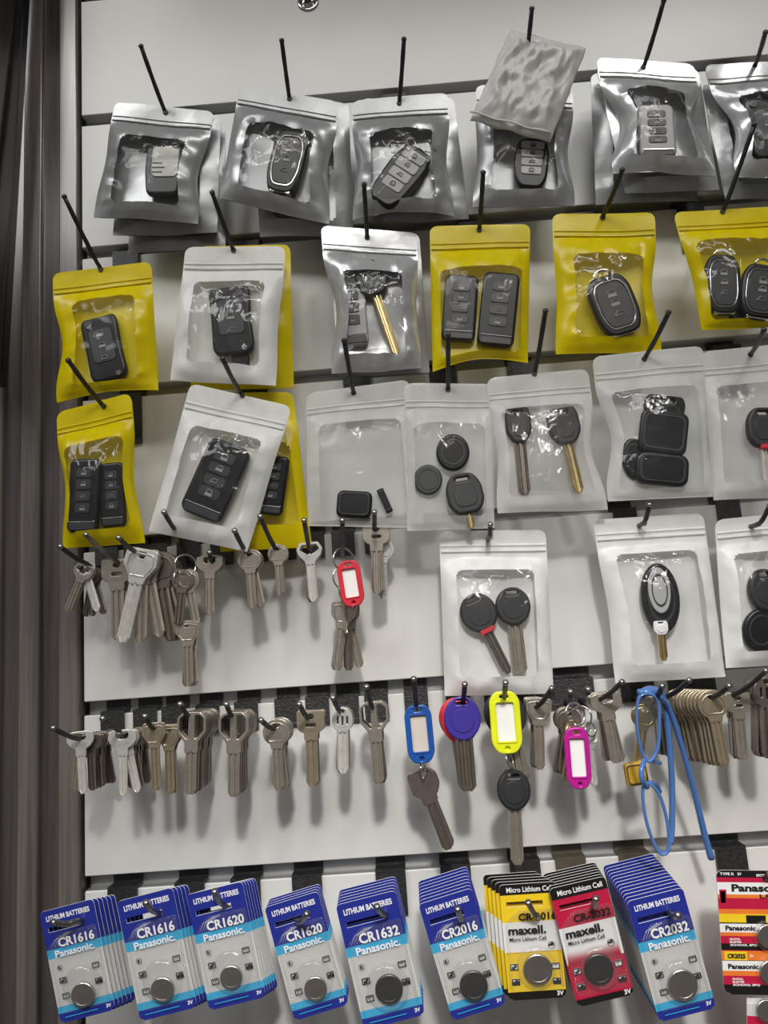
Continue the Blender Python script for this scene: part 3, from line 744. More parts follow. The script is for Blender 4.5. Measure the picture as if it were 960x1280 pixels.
bag('frosted pouch holding a pile of black key heads', [(740, 446), (879, 432), (891, 621), (760, 627)], (805, 449), f3+.002, f3, M_fro, seed=36, pinch=(.10, .02), bulge=.014, win=(.10, .90, .28, .94), wmat=M_film2)
bag('frosted pouch at the right edge with a red-dotted key', [(876, 440), (992, 428), (1004, 620), (891, 626)], (938, 443), f3+.000, f3-.002, M_fro, seed=37, bulge=.010, win=(.1, .9, .26, .90))
fob('left crinkle-wrapped black remote in the narrow yellow pouch', (106, 620), 38, 92, 3, f3+.004, 'slab')
fob('right crinkle-wrapped black remote in the narrow yellow pouch', (141, 619), 31, 80, -2, f3+.001, 'slab', th=.005)
fob('black four-button remote slanting in the tilted white pouch', (270, 601), 56, 100, 24, f3+.005, 'slab')
fob('black remote in the yellow pouch behind the tilted white pouch', (341, 607), 34, 74, 8, f3-.008, 'slab')
fob('black square switch at the bottom of a frosted pouch', (443, 631), 44, 34, 4, f3-.004, 'square', th=.007)
fob('thin black strip beside the square switch', (481, 626), 9, 32, -24, f3-.004, 'square', th=.003)
fob('dark grey round key head at the left in the frosted pouch', (535, 600), 36, 38, 0, f3+.000, 'round', bm=M_dgrey, th=.004)
fob('black round key head at the top of the pile of three', (566, 566), 42, 46, 0, f3+.001, 'round', th=.005)
carkey('black key with a pale blade stub lying under the round key heads', (581, 618), 46, 52, 'soft', (590, 660), 9, f3+.003, M_brass)
tgt = carkey('left black-headed key with a dull blade in the frosted pouch', (648, 533), 32, 46, 'square', (656, 618), 15, f3+.003, M_kd)
carkey('right black-headed key with a brass-tinted blade in the frosted pouch', (705, 534), 40, 48, 'square', (724, 616), 13, f3+.003, M_brass)
fob('black key head with a slot on top of the pile in the frosted pouch', (830, 512), 52, 34, 4, f3+.001, 'loop', th=.005)
fob('large black key head in the middle of the pile', (829, 541), 60, 54, 6, f3+.004, 'square', th=.005)
fob('black key head lying across the bottom of the pile', (827, 587), 66, 40, 3, f3+.003, 'square', th=.006)
fob('rounded black key head at the left of the pile', (792, 574), 30, 52, -6, f3+.000, 'round', th=.005)
carkey('black-headed key with red dot and bright blade at the right edge', (954, 536), 42, 52, 'soft', (960, 606), 9, f3+.002, M_kb, collar=M_red)
def wrap(label, cs, d, seed):
    A = [P(x, y, d) for x, y in cs]; org = A[0]; n = 16; V = []
    for j in range(n+1):
        for i in range(n+1):
            s, t = i/n, j/n; q = Vector((s*4+seed, t*5, seed))
            e = .05*noise.noise(q*1.7)
            p = A[0]*(1-s)*(1-t)+A[1]*s*(1-t)+A[2]*s*t+A[3]*(1-s)*t + (A[1]-A[0])*e*(s-.5)*2
            V.append(p+Vector((0, -.0035*(1-abs(2*s-1)**2)-.003*(1-2*abs(noise.noise(q*1.4))), 0))-org)
    F = [(j*(n+1)+i, (j+1)*(n+1)+i, (j+1)*(n+1)+i+1, j*(n+1)+i+1) for j in range(n) for i in range(n)]
    V2 = [v+Vector((0, .0012, 0)) for v in V]; N = len(V)
    o = tag(obj('plastic_wrap', mesh('plastic_wrap', V+V2, F+[tuple(x+N for x in f[::-1]) for f in F], M_film2, smooth=True)), label, 'wrapper')
    o.location = org
wrap('crumpled clear inner wrapper between two keys in a frosted pouch', [(664, 512), (722, 516), (718, 616), (660, 614)], f3+.0035, 3)
# ------------------------------------------------------------------ row 4 white pouches
f4 = .030
bag('white zip pouch in the fourth row with two round-headed keys', [(549, 664), (682, 662), (692, 867), (556, 870)], (612, 671), f4, f4-.002, M_whi, seed=40, win=(.14, .86, .25, .89), bulge=.013, wmat=M_film2, zipt=(.085, .14))
bag('white zip pouch with an oval grey-topped remote and white label', [(741, 650), (879, 641), (908, 846), (770, 854)], (805, 654), f4, f4-.002, M_whi, seed=41, win=(.14, .86, .23, .90), bulge=.012, wmat=M_film2, pinch=(.03, .0), zipt=(.085, .14))
bag('white zip pouch cut by the right edge in the fourth row', [(893, 650), (1015, 638), (1034, 828), (906, 835)], (948, 655), f4, f4-.002, M_whi, seed=42, win=(.14, .86, .25, .90), bulge=.011, zipt=(.085, .14))
carkey('left round-headed black key with red collar in the white pouch', (598, 766), 46, 50, 'round', (636, 842), 12, f4+.003, M_kd, collar=M_red)
carkey('right round-headed black key with broad blade in the white pouch', (641, 758), 44, 48, 'round', (651, 842), 18, f4+.001, M_ks)
fob('oval dark-rimmed remote in the white pouch of the fourth row', (825, 748), 48, 88, -6, f4+.003, 'round', bm=M_black)
fob('grey face cover on the oval remote', (824, 738), 28, 58, -6, f4+.007, 'round', bm=M_lgrey, th=.002)
carkey('short brass-bladed key with white label below the oval remote', (826, 785), 18, 18, 'square', (830, 826), 10, f4+.0075, M_brass, hmat=M_cwht, th=.002)
carkey('black key head at the right edge in the cut-off white pouch', (955, 738), 40, 54, 'round', (962, 822), 11, f4+.002, M_kd)
fob('black oval remote under the key head in the cut-off white pouch', (950, 788), 44, 54, 10, f4+.001, 'round', th=.005)
# ------------------------------------------------------------------ keys
ORD = ['front', 'second', 'third', 'fourth', 'fifth', 'sixth', 'seventh', 'eighth', 'ninth', 'tenth', 'eleventh', 'twelfth', 'thirteenth', 'fourteenth']
def key_outline(kind):
    """bow outline, its holes, hole height, bow height, blade width (mm)"""
    if kind == 'yoke':      # open yoke: frame round two slots with a bar in the middle
        ol = fillet([(-6, 0), (6, 0), (10, -4), (10, -13), (4.6, -20), (4.6, -27), (-4.6, -27), (-4.6, -20), (-10, -13), (-10, -4)], 1.4)
        l = fillet([(-2.2, -2), (-5.4, -2), (-8.2, -4.5), (-8.2, -12.3), (-3.6, -17.5), (-2.2, -17.5)], .8)
        return [ol, l, [(-x, z) for x, z in l][::-1]], 1.5, 26, 7.6
    if kind == 'wide':      # wide low head with a rectangular opening under an arch
        ol = fillet([(-11.5, -1.5), (-6, 0), (6, 0), (11.5, -1.5), (12, -8), (9, -12.5), (4.6, -15), (4.6, -21), (-4.6, -21), (-4.6, -15), (-9, -12.5), (-12, -8)], .6)
        return [ol, fillet([(-5.2, -1.7), (5.2, -1.7), (5.2, -6), (3, -7.4), (-3, -7.4), (-5.2, -6)], .8)], 2, 20, 7.4
    if kind == 'split':     # forked head: two arms meeting over the blade
        ol = fillet([(-7, 0), (7, 0), (10, -5), (8.4, -10), (4, -14.5), (3.8, -17), (-3.8, -17), (-4, -14.5), (-8.4, -10), (-10, -5)], 1.2)
        return [ol, fillet([(-5.6, -2), (5.6, -2), (7.4, -5.5), (1.2, -9.5), (0, -8.0), (-1.2, -9.5), (-7.4, -5.5)], .8)], 1.6, 16, 7
    if kind == 'hex':
        ol = fillet([(-9, -1), (-6, 0), (6, 0), (9, -1), (9.6, -9), (5, -16), (4.2, -20), (-4.2, -20), (-5, -16), (-9.6, -9)], 1.2)
        return [ol, fillet([(-2.6, -1.8), (2.6, -1.8), (1.4, -5.6), (-1.4, -5.6)], .8)], 3.2, 19, 7.4
    if kind == 'round':
        ol = [(9.4*math.sin(R(a)), -9+9*math.cos(R(a))) for a in range(-150, 151, 12)] + [(4, -20), (-4, -20)]
        return [ol, ell(2.4, 2.0, 0, -4.0, 12)], 3.4, 19, 7
    if kind == 'shield':
        ol = fillet([(-9.6, -1), (0, 0.4), (9.6, -1), (9, -10), (5, -15), (4.4, -20), (-4.4, -20), (-5, -15), (-9, -10)], 1.8)
        return [ol, ell(2.2, 1.6, 0, -3.6, 12)], 3, 19, 7.2
    if kind == 'rect':
        ol = fillet([(-10, 0), (10, 0), (10, -12), (7, -15), (5, -15.4), (5, -21), (-5, -21), (-5, -15.4), (-7, -15), (-10, -12)], 2)
        return [ol, ell(2.4, 2.0, 0, -4.2, 12), rrect(7, 2.4, 1.1, 4, 0, -10)], 4, 20, 8.4
    if kind == 'oval':
        ol = ell(7.6, 9, 0, -9, 24)
        return [ol, ell(1.8, 1.4, 0, -2.8, 10), rrect(1.2, 5.5, .5, 3, -3.4, -9), rrect(1.2, 6.6, .5, 3, 0, -9.4), rrect(1.2, 5.5, .5, 3, 3.4, -9)], 2.6, 17, 8
    if kind == 'door':      # big modern cylinder key
        ol = fillet([(-9, 0), (5, 0), (10.5, -6), (10.5, -14), (7, -19), (5, -20), (5, -25), (-6, -25), (-6, -19), (-10.5, -16), (-10.5, -3)], 2)
        return [ol, ell(1.6, 2.4, 1.5, -3.6, 12)], 3, 24, 8.2
def orient(lp, ccw):
    a = sum(lp[i-1][0]*lp[i][1]-lp[i][0]*lp[i-1][1] for i in range(len(lp)))
    return lp if (a > 0) == ccw else lp[::-1]
_kb = {}
KEYLEN = {'yoke': 54, 'wide': 52, 'split': 45, 'hex': 52, 'round': 47, 'shield': 50, 'rect': 52, 'oval': 46, 'door': 58}
def key_meshes(kind, mat, klen):
    k = (kind, mat.name, klen)
    if k in _kb: return _kb[k]
    loops, hz, bh, bw = key_outline(kind)
    mm = [[(x*.001, z*.001) for x, z in lp] for lp in loops]
    mm = [orient(lp, i == 0) for i, lp in enumerate(mm)]
    bow = shape(mm, .0021, .00035, 0, mat, 1)
    rel = None
    if kind in ('hex', 'round', 'shield'):
        sc = lambda q: [(x*q, (z+.0095)*q-.0100) for x, z in ([p for p in mm[0] if p[1] > -.0165])]
        rel = shape([sc(.80), sc(.70)], .0009, .0003, -.00115, mat, 1)
    if kind in ('wide', 'rect', 'door'):
        vs, fs = [], []
        for i in range(5): box(vs, fs, (-4.2+1.8*i)*.001, (-3.1+1.8*i)*.001, -.0014, -.001, (-11.6)*.001 if kind != 'rect' else -.0142, (-9.2)*.001 if kind != 'rect' else -.0122)
        rel = mesh('embossing', vs, fs, mat)
    if kind == 'yoke':
        vs, fs = [], []
        for i in range(6): box(vs, fs, -.0012, .0012, -.0015, -.001, (-15.6+2*i)*.001, (-14.5+2*i)*.001)
        rel = mesh('embossing', vs, fs, mat)
    bl = blade_mesh(bw*.001, (klen-bh)*.001, .0021, mat)
    _kb[k] = (bow, bl, bh*.001, hz*.001, rel); return _kb[k]
def key(label, M, kind, mat, klen, group=None):
    bow, bl, bh, hz, rel = key_meshes(kind, mat, klen)
    t = thing('key', label, 'key', M, group)
    obj('bow', bow, t); b = obj('blade', bl, t); b.location = (0, 0, -bh)
    if rel: obj('embossing', rel, t)
    return t
def bunch(what, kind, top, tip, d, n=6, step=.0026, mat=None, fan=3, yaw=8, klen=None, rear_shade_mat=None, seed=0, front=None, first=0, drop=.0, drift=0.0):
    """front key placed by its top and tip pixels, the others behind it along the prong"""
    mat = mat or M_ks; klen = klen or KEYLEN[kind]
    rnd = random.Random(seed*31+5)
    M0, L = frame2(top, tip, d); s = L/(klen*.001)
    hz = key_meshes(kind, mat, klen)[3]
    S0 = Matrix.Diagonal((s, s, s, 1))
    g = 'keys behind the front key, '+what
    for i in range(n):
        a = 0 if i == 0 else rnd.uniform(-fan, fan)
        y = first if i == 0 else rnd.uniform(-yaw, yaw)
        M = Matrix.Translation((drift*i, step*i, drop*i)) @ M0 @ S0 @ Matrix.Translation((0, 0, -hz)) @ Matrix.Rotation(R(a), 4, 'Y') @ Matrix.Rotation(R(y), 4, 'Z') @ Matrix.Translation((0, 0, hz))
        if i == 0: key('front key '+what, M, kind, mat, klen)
        else: key(ORD[i]+' key back '+what, M, kind, rear_shade_mat or mat, klen, g if n > 2 else None)  # keys behind take a darker metal: stack shade put into the colour
def one(label, kind, top, tip, d, mat=None, klen=None, yaw=0, group=None):
    klen = klen or KEYLEN[kind]
    M, L = frame2(top, tip, d, yaw=yaw); s = L/(klen*.001)
    return key(label, M @ Matrix.Diagonal((s, s, s, 1)), kind, mat or M_ks, klen, group)
def ring(label, cen, rp, d, tilt=0, wire=.0006, squash=1.0, name='key_ring', mat=None):
    s = mpp(cen[0], cen[1], d); r = rp*s
    pts = [(r*math.cos(2*math.pi*k/28), .0008*math.sin(2*math.pi*k/28), r*squash*math.sin(2*math.pi*k/28)) for k in range(28)]
    t = tag(obj(name, tube_mesh(name, pts, wire, mat or M_chrome, 7, True)), label, 'ring')
    t.matrix_world = Matrix.Translation(P(cen[0], cen[1], d)) @ Matrix.Rotation(R(tilt), 4, 'Z'); return t
# hooks of row 4 (left) and row 5
def hq(row, tip, hole, what, **k): hook(row, tip, hole, 'dark prong hook '+what, **k)
hq(4, (75, 683), (112, 706), 'leftmost in the upper key row, over the wood', L=.070, dh=.030)
hq(4, (107, 668), (150, 704), 'second from left in the upper key row, with a long steel key', L=.075, dh=.028, pmat=M_hookst)
hq(4, (148, 672), (174, 692), 'worn at its tip, with the hexagonal-headed keys', L=.075, dh=.036, pmat=M_hook)
hq(4, (205, 640), (224, 668), 'with the ring of short dark keys below the tilted white pouch', L=.080, dh=.030)
hq(4, (293, 663), (309, 691), 'with the round-headed keys left of the bright yoke key', L=.070, dh=.034)
hq(4, (325, 645), (345, 687), 'with a single small round-headed key', L=.075, dh=.034)
hq(4, (380, 650), (386, 682), 'with the bright forked-head key', L=.070, dh=.034)
hq(4, (428, 650), (428, 690), 'with the red key tag', L=.075, dh=.034)
hq(4, (468, 640), (468, 661), 'with the rectangular-headed key right of the red tag', L=.065, dh=.034)
hq(5, (66, 910), (104, 924), 'leftmost in the lower key row, its bright tip over the wood', L=.082, dh=.048)
hq(5, (128, 898), (154, 914), 'second in the lower key row', L=.078, dh=.044)
hq(5, (181, 895), (193, 911), 'with brass-tinted hexagonal keys', L=.072, dh=.046)
hq(5, (225, 880), (238, 896), 'with a deep stack of yoke-headed keys', L=.072, dh=.046)
hq(5, (283, 880), (291, 896), 'with the second stack of yoke-headed keys', L=.070, dh=.046)
hq(5, (326, 900), (344, 911), 'with tilted round-headed keys', L=.068, dh=.042)
hq(5, (374, 880), (386, 898), 'with a wide rectangular-headed key', L=.070, dh=.044)
hq(5, (416, 872), (426, 890), 'with the shiny ribbed oval key', L=.068, dh=.044)
hq(5, (458, 858), (466, 886), 'with yoke-headed keys left of the blue tag', L=.072, dh=.044)
hq(5, (517, 848), (521, 888), 'with the blue key tag', L=.072, dh=.044)
hq(5, (581, 855), (578, 881), 'with the purple-headed key', L=.072, dh=.044)
hq(5, (632, 853), (629, 876), 'with the yellow key tag', L=.074, dh=.046)
hq(5, (690, 860), (670, 884), 'with rounded-head keys right of the yellow tag', L=.072, dh=.044)
hq(5, (778, 852), (748, 875), 'with wide-headed keys left of the blue spectacles', L=.072, dh=.044)
hq(5, (828, 857), (816, 878), 'inside the blue spectacles', L=.074, dh=.046)
hq(5, (862, 850), (830, 872), 'with silver keys right of the blue spectacles', L=.072, dh=.040)
hq(5, (912, 857), (886, 872), 'with the broad fan of round-headed keys', L=.074, dh=.048)
hq(5, (958, 838), (918, 868), 'at the right edge of the lower key row', L=.072, dh=.044)
for i, (px, py, rr_) in enumerate(((713, 872, 5), (735, 869, 5), (690, 868, 5))):
    wh = ('in front of the magenta tag ring', 'right of the magenta tag ring', 'left of the magenta tag ring', 'between the two yoke-headed stacks')[i]
    hq(5, (px, py-8), (px, py+8), 'short and empty '+wh, L=.04, dh=.022, yo=.0004*(i+1))
# ---- upper key row
bunch('on the leftmost hook of the upper key row', 'split', (108, 706), (84, 765), .034, 2, .003, M_ks, 2, 5, seed=1)
one('forked key splayed right on the leftmost hook of the upper key row', 'split', (104, 704), (122, 764), .032, M_kb)
bunch('splayed in the dim cluster behind the leftmost forked keys', 'round', (112, 708), (116, 770), .026, 3, .003, M_kd, 14, 14, seed=2)
bunch('with the square shoulder on the second hook of the upper key row', 'rect', (146, 698), (148, 800), .030, 3, .0035, M_ks, 4, 6, seed=3)
bunch('with hexagonal head and blade swung left, by the yellow pouch corner', 'hex', (180, 686), (153, 803), .044, 2, .003, M_kb, 2, 5, seed=4)
one('hexagonal-headed key with its blade hanging straight in the large bunch', 'hex', (178, 688), (176, 803), .040, M_ks)
one('hexagonal-headed key with its blade swung right in the large bunch', 'hex', (180, 690), (200, 796), .037, M_ks)
bunch('with round patterned head at the right of the large bunch', 'round', (196, 690), (214, 800), .032, 5, .003, M_kd, 7, 14, seed=5)
ring('steel ring on the hook below the tilted white pouch, upper key row', (232, 706), 13, .034, 30)
ring('second smaller steel ring crossing the first below the tilted white pouch', (226, 722), 10, .036, 55)
bunch('short, on the ring below the tilted white pouch, left blade', 'round', (230, 712), (223, 782), .036, 2, .003, M_kd, 5, 20, seed=6)
one('short key on the same ring, its blade swung right', 'round', (233, 712), (246, 782), .034, M_ks)
bunch('hanging lowest under the ring of short keys', 'shield', (234, 776), (236, 858), .034, 3, .003, M_ks, 6, 12, seed=7)
bunch('with lettered wide head between the ring and the round-headed keys', 'wide', (262, 694), (263, 768), .036, 4, .003, M_ks, 6, 14, seed=8)
hq(4, (262, 690), (264, 700), 'hidden behind lettered wide-headed keys', L=.046, dh=.036)
bunch('with round head and toothed blade under the white pouch tip', 'round', (311, 686), (316, 760), .038, 3, .003, M_ks, 9, 12, seed=9)
bunch('with a dark round head right of the toothed key', 'round', (347, 680), (350, 744), .036, 2, .003, M_ks, 6, 14, seed=10)
bunch('bright and forked, right of the yellow pouch corner', 'split', (386, 678), (392, 752), .038, 3, .003, M_kb, 3, 10, seed=11, rear_shade_mat=M_kd)
bunch('with rectangular lettered head right of the red tag', 'rect', (470, 654), (472, 742), .034, 2, .003, M_ks, 3, 4, seed=12)
one('key with a bright round head behind the rectangular key right of the red tag', 'round', (477, 672), (479, 748), .026, M_kb)
ring('steel ring holding the red tag', (430, 700), 15, .036, 35)
ring('large steel ring behind the red tag with the hanging bunch', (432, 722), 16, .030, 20)
bunch('hanging from the ring under the red tag, swung left', 'shield', (431, 752), (421, 838), .030, 2, .003, M_ks, 3, 14, seed=13)
one('key hanging straight from the ring under the red tag', 'shield', (434, 754), (436, 838), .026, M_kd)
one('key swung right from the ring under the red tag', 'shield', (432, 754), (450, 834), .023, M_ks)
one('thin key edge-on between the red tag and the bunch below', 'round', (429, 726), (432, 792), .034, M_ks, yaw=70)
# ---- lower key row
bunch('on the leftmost hook of the lower key row', 'wide', (100, 914), (104, 992), .052, 1, .003, M_kb, seed=20)
one('bright key blade crossing behind the leftmost front key', 'wide', (102, 916), (94, 988), .049, M_ks)
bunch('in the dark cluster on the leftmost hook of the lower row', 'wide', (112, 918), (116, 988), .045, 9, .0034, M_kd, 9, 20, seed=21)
bunch('second bright wide head in the lower key row', 'wide', (153, 912), (154, 994), .050, 1, .003, M_kb, seed=22)
one('key splayed right behind the second bright wide head', 'wide', (155, 914), (172, 990), .047, M_kb)
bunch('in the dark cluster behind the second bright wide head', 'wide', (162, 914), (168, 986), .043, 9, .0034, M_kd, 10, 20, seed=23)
bunch('brass-tinted with hexagonal head, third hook of the lower row', 'hex', (192, 903), (196, 988), .050, 1, .003, M_kbr, seed=24)
bunch('brass-tinted with hexagonal head, toothed, right of the third hook', 'hex', (211, 906), (213, 992), .044, 3, .003, M_kbr, 3, 6, seed=25)
bunch('with yoke head, deep stack on the fourth lower hook', 'yoke', (240, 890), (238, 993), .052, 12, .0032, M_ks, 1.2, 5, seed=26, rear_shade_mat=M_kd)
bunch('with yoke head, stack on the fifth lower hook', 'yoke', (292, 890), (292, 996), .050, 9, .0032, M_ks, 1.2, 5, seed=27, rear_shade_mat=M_kd)
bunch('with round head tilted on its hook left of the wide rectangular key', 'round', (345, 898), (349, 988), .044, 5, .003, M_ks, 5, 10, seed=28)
bunch('with wide rounded-rectangle head and oval slot', 'rect', (388, 888), (391, 983), .046, 4, .003, M_kbr, 2, 4, seed=29, rear_shade_mat=M_kd)
bunch('with ribbed shiny oval head', 'oval', (428, 884), (429, 967), .046, 5, .003, M_kb, 3, 6, seed=30, rear_shade_mat=M_ks)
bunch('with open yoke head left of the blue tag', 'yoke', (466, 877), (474, 980), .046, 5, .003, M_ks, 2, 6, seed=31, rear_shade_mat=M_kd)
bunch('large and plain under the blue tag, swung to the right', 'door', (524, 962), (561, 1062), .040, 3, .0026, M_kd, 2.5, 3, seed=32)
bunch('with round-cornered head right of the yellow tag', 'shield', (673, 872), (675, 962), .044, 4, .003, M_ks, 4, 6, seed=33)
bunch('with wide lettered head left of the blue spectacles', 'wide', (756, 866), (770, 954), .046, 6, .003, M_ks, 6, 8, seed=34)
bunch('silver, seen through and right of the blue spectacles', 'shield', (826, 868), (836, 945), .034, 4, .003, M_kd, 7, 10, seed=35)
bunch('with round head in the broad fan right of the spectacles', 'round', (887, 862), (906, 958), .052, 10, .0034, M_kbr, 4, 4, seed=36, drift=-.0012)
bunch('with rectangular lettered head right of the broad fan', 'rect', (921, 866), (929, 950), .042, 4, .003, M_ks, 3, 5, seed=37)
bunch('ribbed dark head at the right edge of the lower row', 'oval', (957, 846), (962, 948), .046, 6, .003, M_kd, 3, 5, seed=38)
ring('steel ring above the magenta tag', (719, 893), 14, .050, 25)
ring('second steel ring above the magenta tag, tilted', (727, 896), 13, .047, -35)
ring('third steel ring right of the magenta tag', (738, 912), 12, .045, 50, squash=.7)
bunch('on the ring behind the magenta tag, blade swung left', 'round', (712, 884), (703, 968), .042, 4, .003, M_kd, 5, 14, seed=39)
one('brass-tinted key behind the left side of the magenta tag', 'round', (716, 900), (706, 976), .045, M_brass, yaw=50)
one('bright key tip showing right of the magenta tag', 'round', (734, 904), (743, 982), .040, M_kb, yaw=20)
# ------------------------------------------------------------------ key tags
def keytag(label, top, bot, wp, d, mat, paper, loopz=.10):
    M, L = frame2(top, bot, d); W = wp*mpp(top[0], top[1], d)
    t = thing('key_tag', label, 'key tag', M)
    ol = fillet([(-W*.5, -L*.14), (-W*.3, 0), (W*.3, 0), (W*.5, -L*.14), (W*.5, -L*.84), (W*.28, -L), (-W*.28, -L), (-W*.5, -L*.84)], W*.25, 4)
    hole = rrect(W*.3, L*.055, W*.08, 3, 0, -L*.085); win = rrect(W*.58, L*.62, W*.06, 3, 0, -L*.49)
    low = ell(W*.08, W*.08, 0, -L*.92, 10)
    f = lambda lps: [orient(q, i == 0) for i, q in enumerate(lps)]
    obj('frame', shape(f([ol, hole, win, low]), .0034, .0007, 0, mat, 2), t)
    obj('window_rim', shape(f([rrect(W*.68, L*.68, W*.08, 3, 0, -L*.49), win]), .0006, .0002, -.0019, mat), t)
    obj('back_plate', shape(f([[(x*.94, (z+L/2)*.97-L/2) for x, z in ol], hole]), .0008, .0002, .0008, mat), t)
    obj('paper_insert', shape([rrect(W*.60, L*.64, W*.05, 3, 0, -L*.49)], .0003, 0, -.0002, paper), t)
    return t
keytag('red key tag with blank white paper in its window', (434, 701), (443, 758), 29, .046, M_red, M_paper)
keytag('blue key tag with beige paper in its window', (521, 881), (528, 954), 34, .050, M_blue, M_paperb)
keytag('bright yellow key tag with white paper in its window', (629, 864), (635, 942), 38, .054, M_yelp, M_paper)
keytag('magenta key tag with white paper in its window', (719, 909), (725, 986), 31, .054, M_mag, M_paper)
ring('small wire ring joining the blue tag to the plain keys', (529, 961), 8, .046, 70)
ring('small wire ring joining the yellow tag to the black-headed key', (637, 950), 9, .052, 60)
carkey('purple round-headed key with a dark steel blade', (578, 897), 46, 54, 'round', (585, 989), 22, .052, M_kd, hmat=M_pur, th=.0035)
g = 'red-headed keys behind the purple one'
for i in range(4):
    carkey(['nearest', 'second', 'third', 'last'][i]+' red-headed key of the four behind the purple-headed key', (575-i*1.2, 902-i*1.5), 46, 52, 'round', (584, 986-i*2), 22, .047-.0036*i, M_kd, hmat=M_red, group=g, th=.003)
carkey('oval black-headed key hanging below the yellow tag, long single blade', (642, 986), 42, 50, 'round', (647, 1081), 16, .050, M_ks)
g = 'dark-headed keys behind the yellow tag'
for i in range(3):
    carkey(['nearest', 'middle', 'rearmost'][i]+' dark-headed key of three hanging behind the yellow tag', (634-i*3, 893), 46, 56, 'round', (650+i*3, 975), 20, .046-.004*i, M_ks, hmat=M_blackr, group=g, th=.0035)
t = fob('amber plastic key head showing below the first spectacle lens', (795, 967), 28, 30, -10, .034, 'square', bm=M_amb)
one('brass-tinted key with amber head, blade behind the spectacles', 'round', (806, 880), (797, 960), .030, M_brass)
# ------------------------------------------------------------------ blue spectacles hung by a folded temple
def spectacles():
    o_ = P(828, 866, .058); q = lambda x, y, d: P(x, y, d)-o_
    t = thing('spectacles', 'blue plastic spectacles hung sideways on a hook with one temple swung out', 'glasses', Matrix.Translation(o_))
    L1 = [(800, 870), (813, 867), (823, 878), (824, 905), (822, 935), (812, 951), (803, 942), (797, 915), (796, 888)]
    L2 = [(804, 983), (813, 980), (824, 993), (832, 1018), (836, 1045), (834, 1064), (824, 1065), (813, 1043), (805, 1012)]
    for nm, lp, d in (('first', L1, .062), ('second', L2, .060)):
        n = len(lp); pts = []
        for i in range(n):
            a, b, c_, e = [Vector(q(*lp[(i+k) % n], d)) for k in (-1, 0, 1, 2)]
            for k in range(5):
                u = k/5; pts.append(.5*((2*b)+(c_-a)*u+(2*a-5*b+4*c_-e)*u*u+(3*b-a-3*c_+e)*u**3))
        r_ = obj('rim', tube_mesh('rim', pts, .0010, M_frame, 8, True, 2.4), t)
        m_ = len(pts); c = sum(pts, Vector())/m_
        V = [c+Vector((0, -.0012, 0))]+[p*.98+c*.02 for p in pts]
        obj('lens', mesh('lens', V, [(0, 1+(i+1) % m_, 1+i) for i in range(m_)], M_lens, smooth=True), t)
    obj('bridge', tube_mesh('bridge', smooth_path([q(806, 948, .062), q(802, 962, .066), q(803, 975, .066), q(809, 984, .061)]), .0016, M_frame), t)
    for px, py in ((812, 951), (812, 978)):
        pad = [q(px, py, .060), q(px+8, py+2, .054), q(px+13, py+(3 if py < 970 else 12), .050)]
        obj('nose_pad', tube_mesh('nose_pad', smooth_path(pad), .0013, M_frame), t)
    obj('temple', tube_mesh('temple', smooth_path([q(800, 866, .061), q(815, 861, .055), q(829, 872, .050), q(836, 920, .046), q(840, 980, .044), q(840, 1030, .044), q(838, 1056, .046)]), [.0019]*37, M_frame, flat=1.5), t)
    obj('temple', tube_mesh('temple', smooth_path([q(822, 868, .059), q(836, 884, .052), q(852, 932, .044), q(868, 990, .036), q(880, 1040, .030), q(889, 1073, .027)]), [.0016+.00002*i for i in range(31)], M_frame, flat=1.4), t)
    obj('hinge', tube_mesh('hinge', [q(798, 866, .062), q(826, 864, .058)], .0024, M_frame), t)
spectacles()
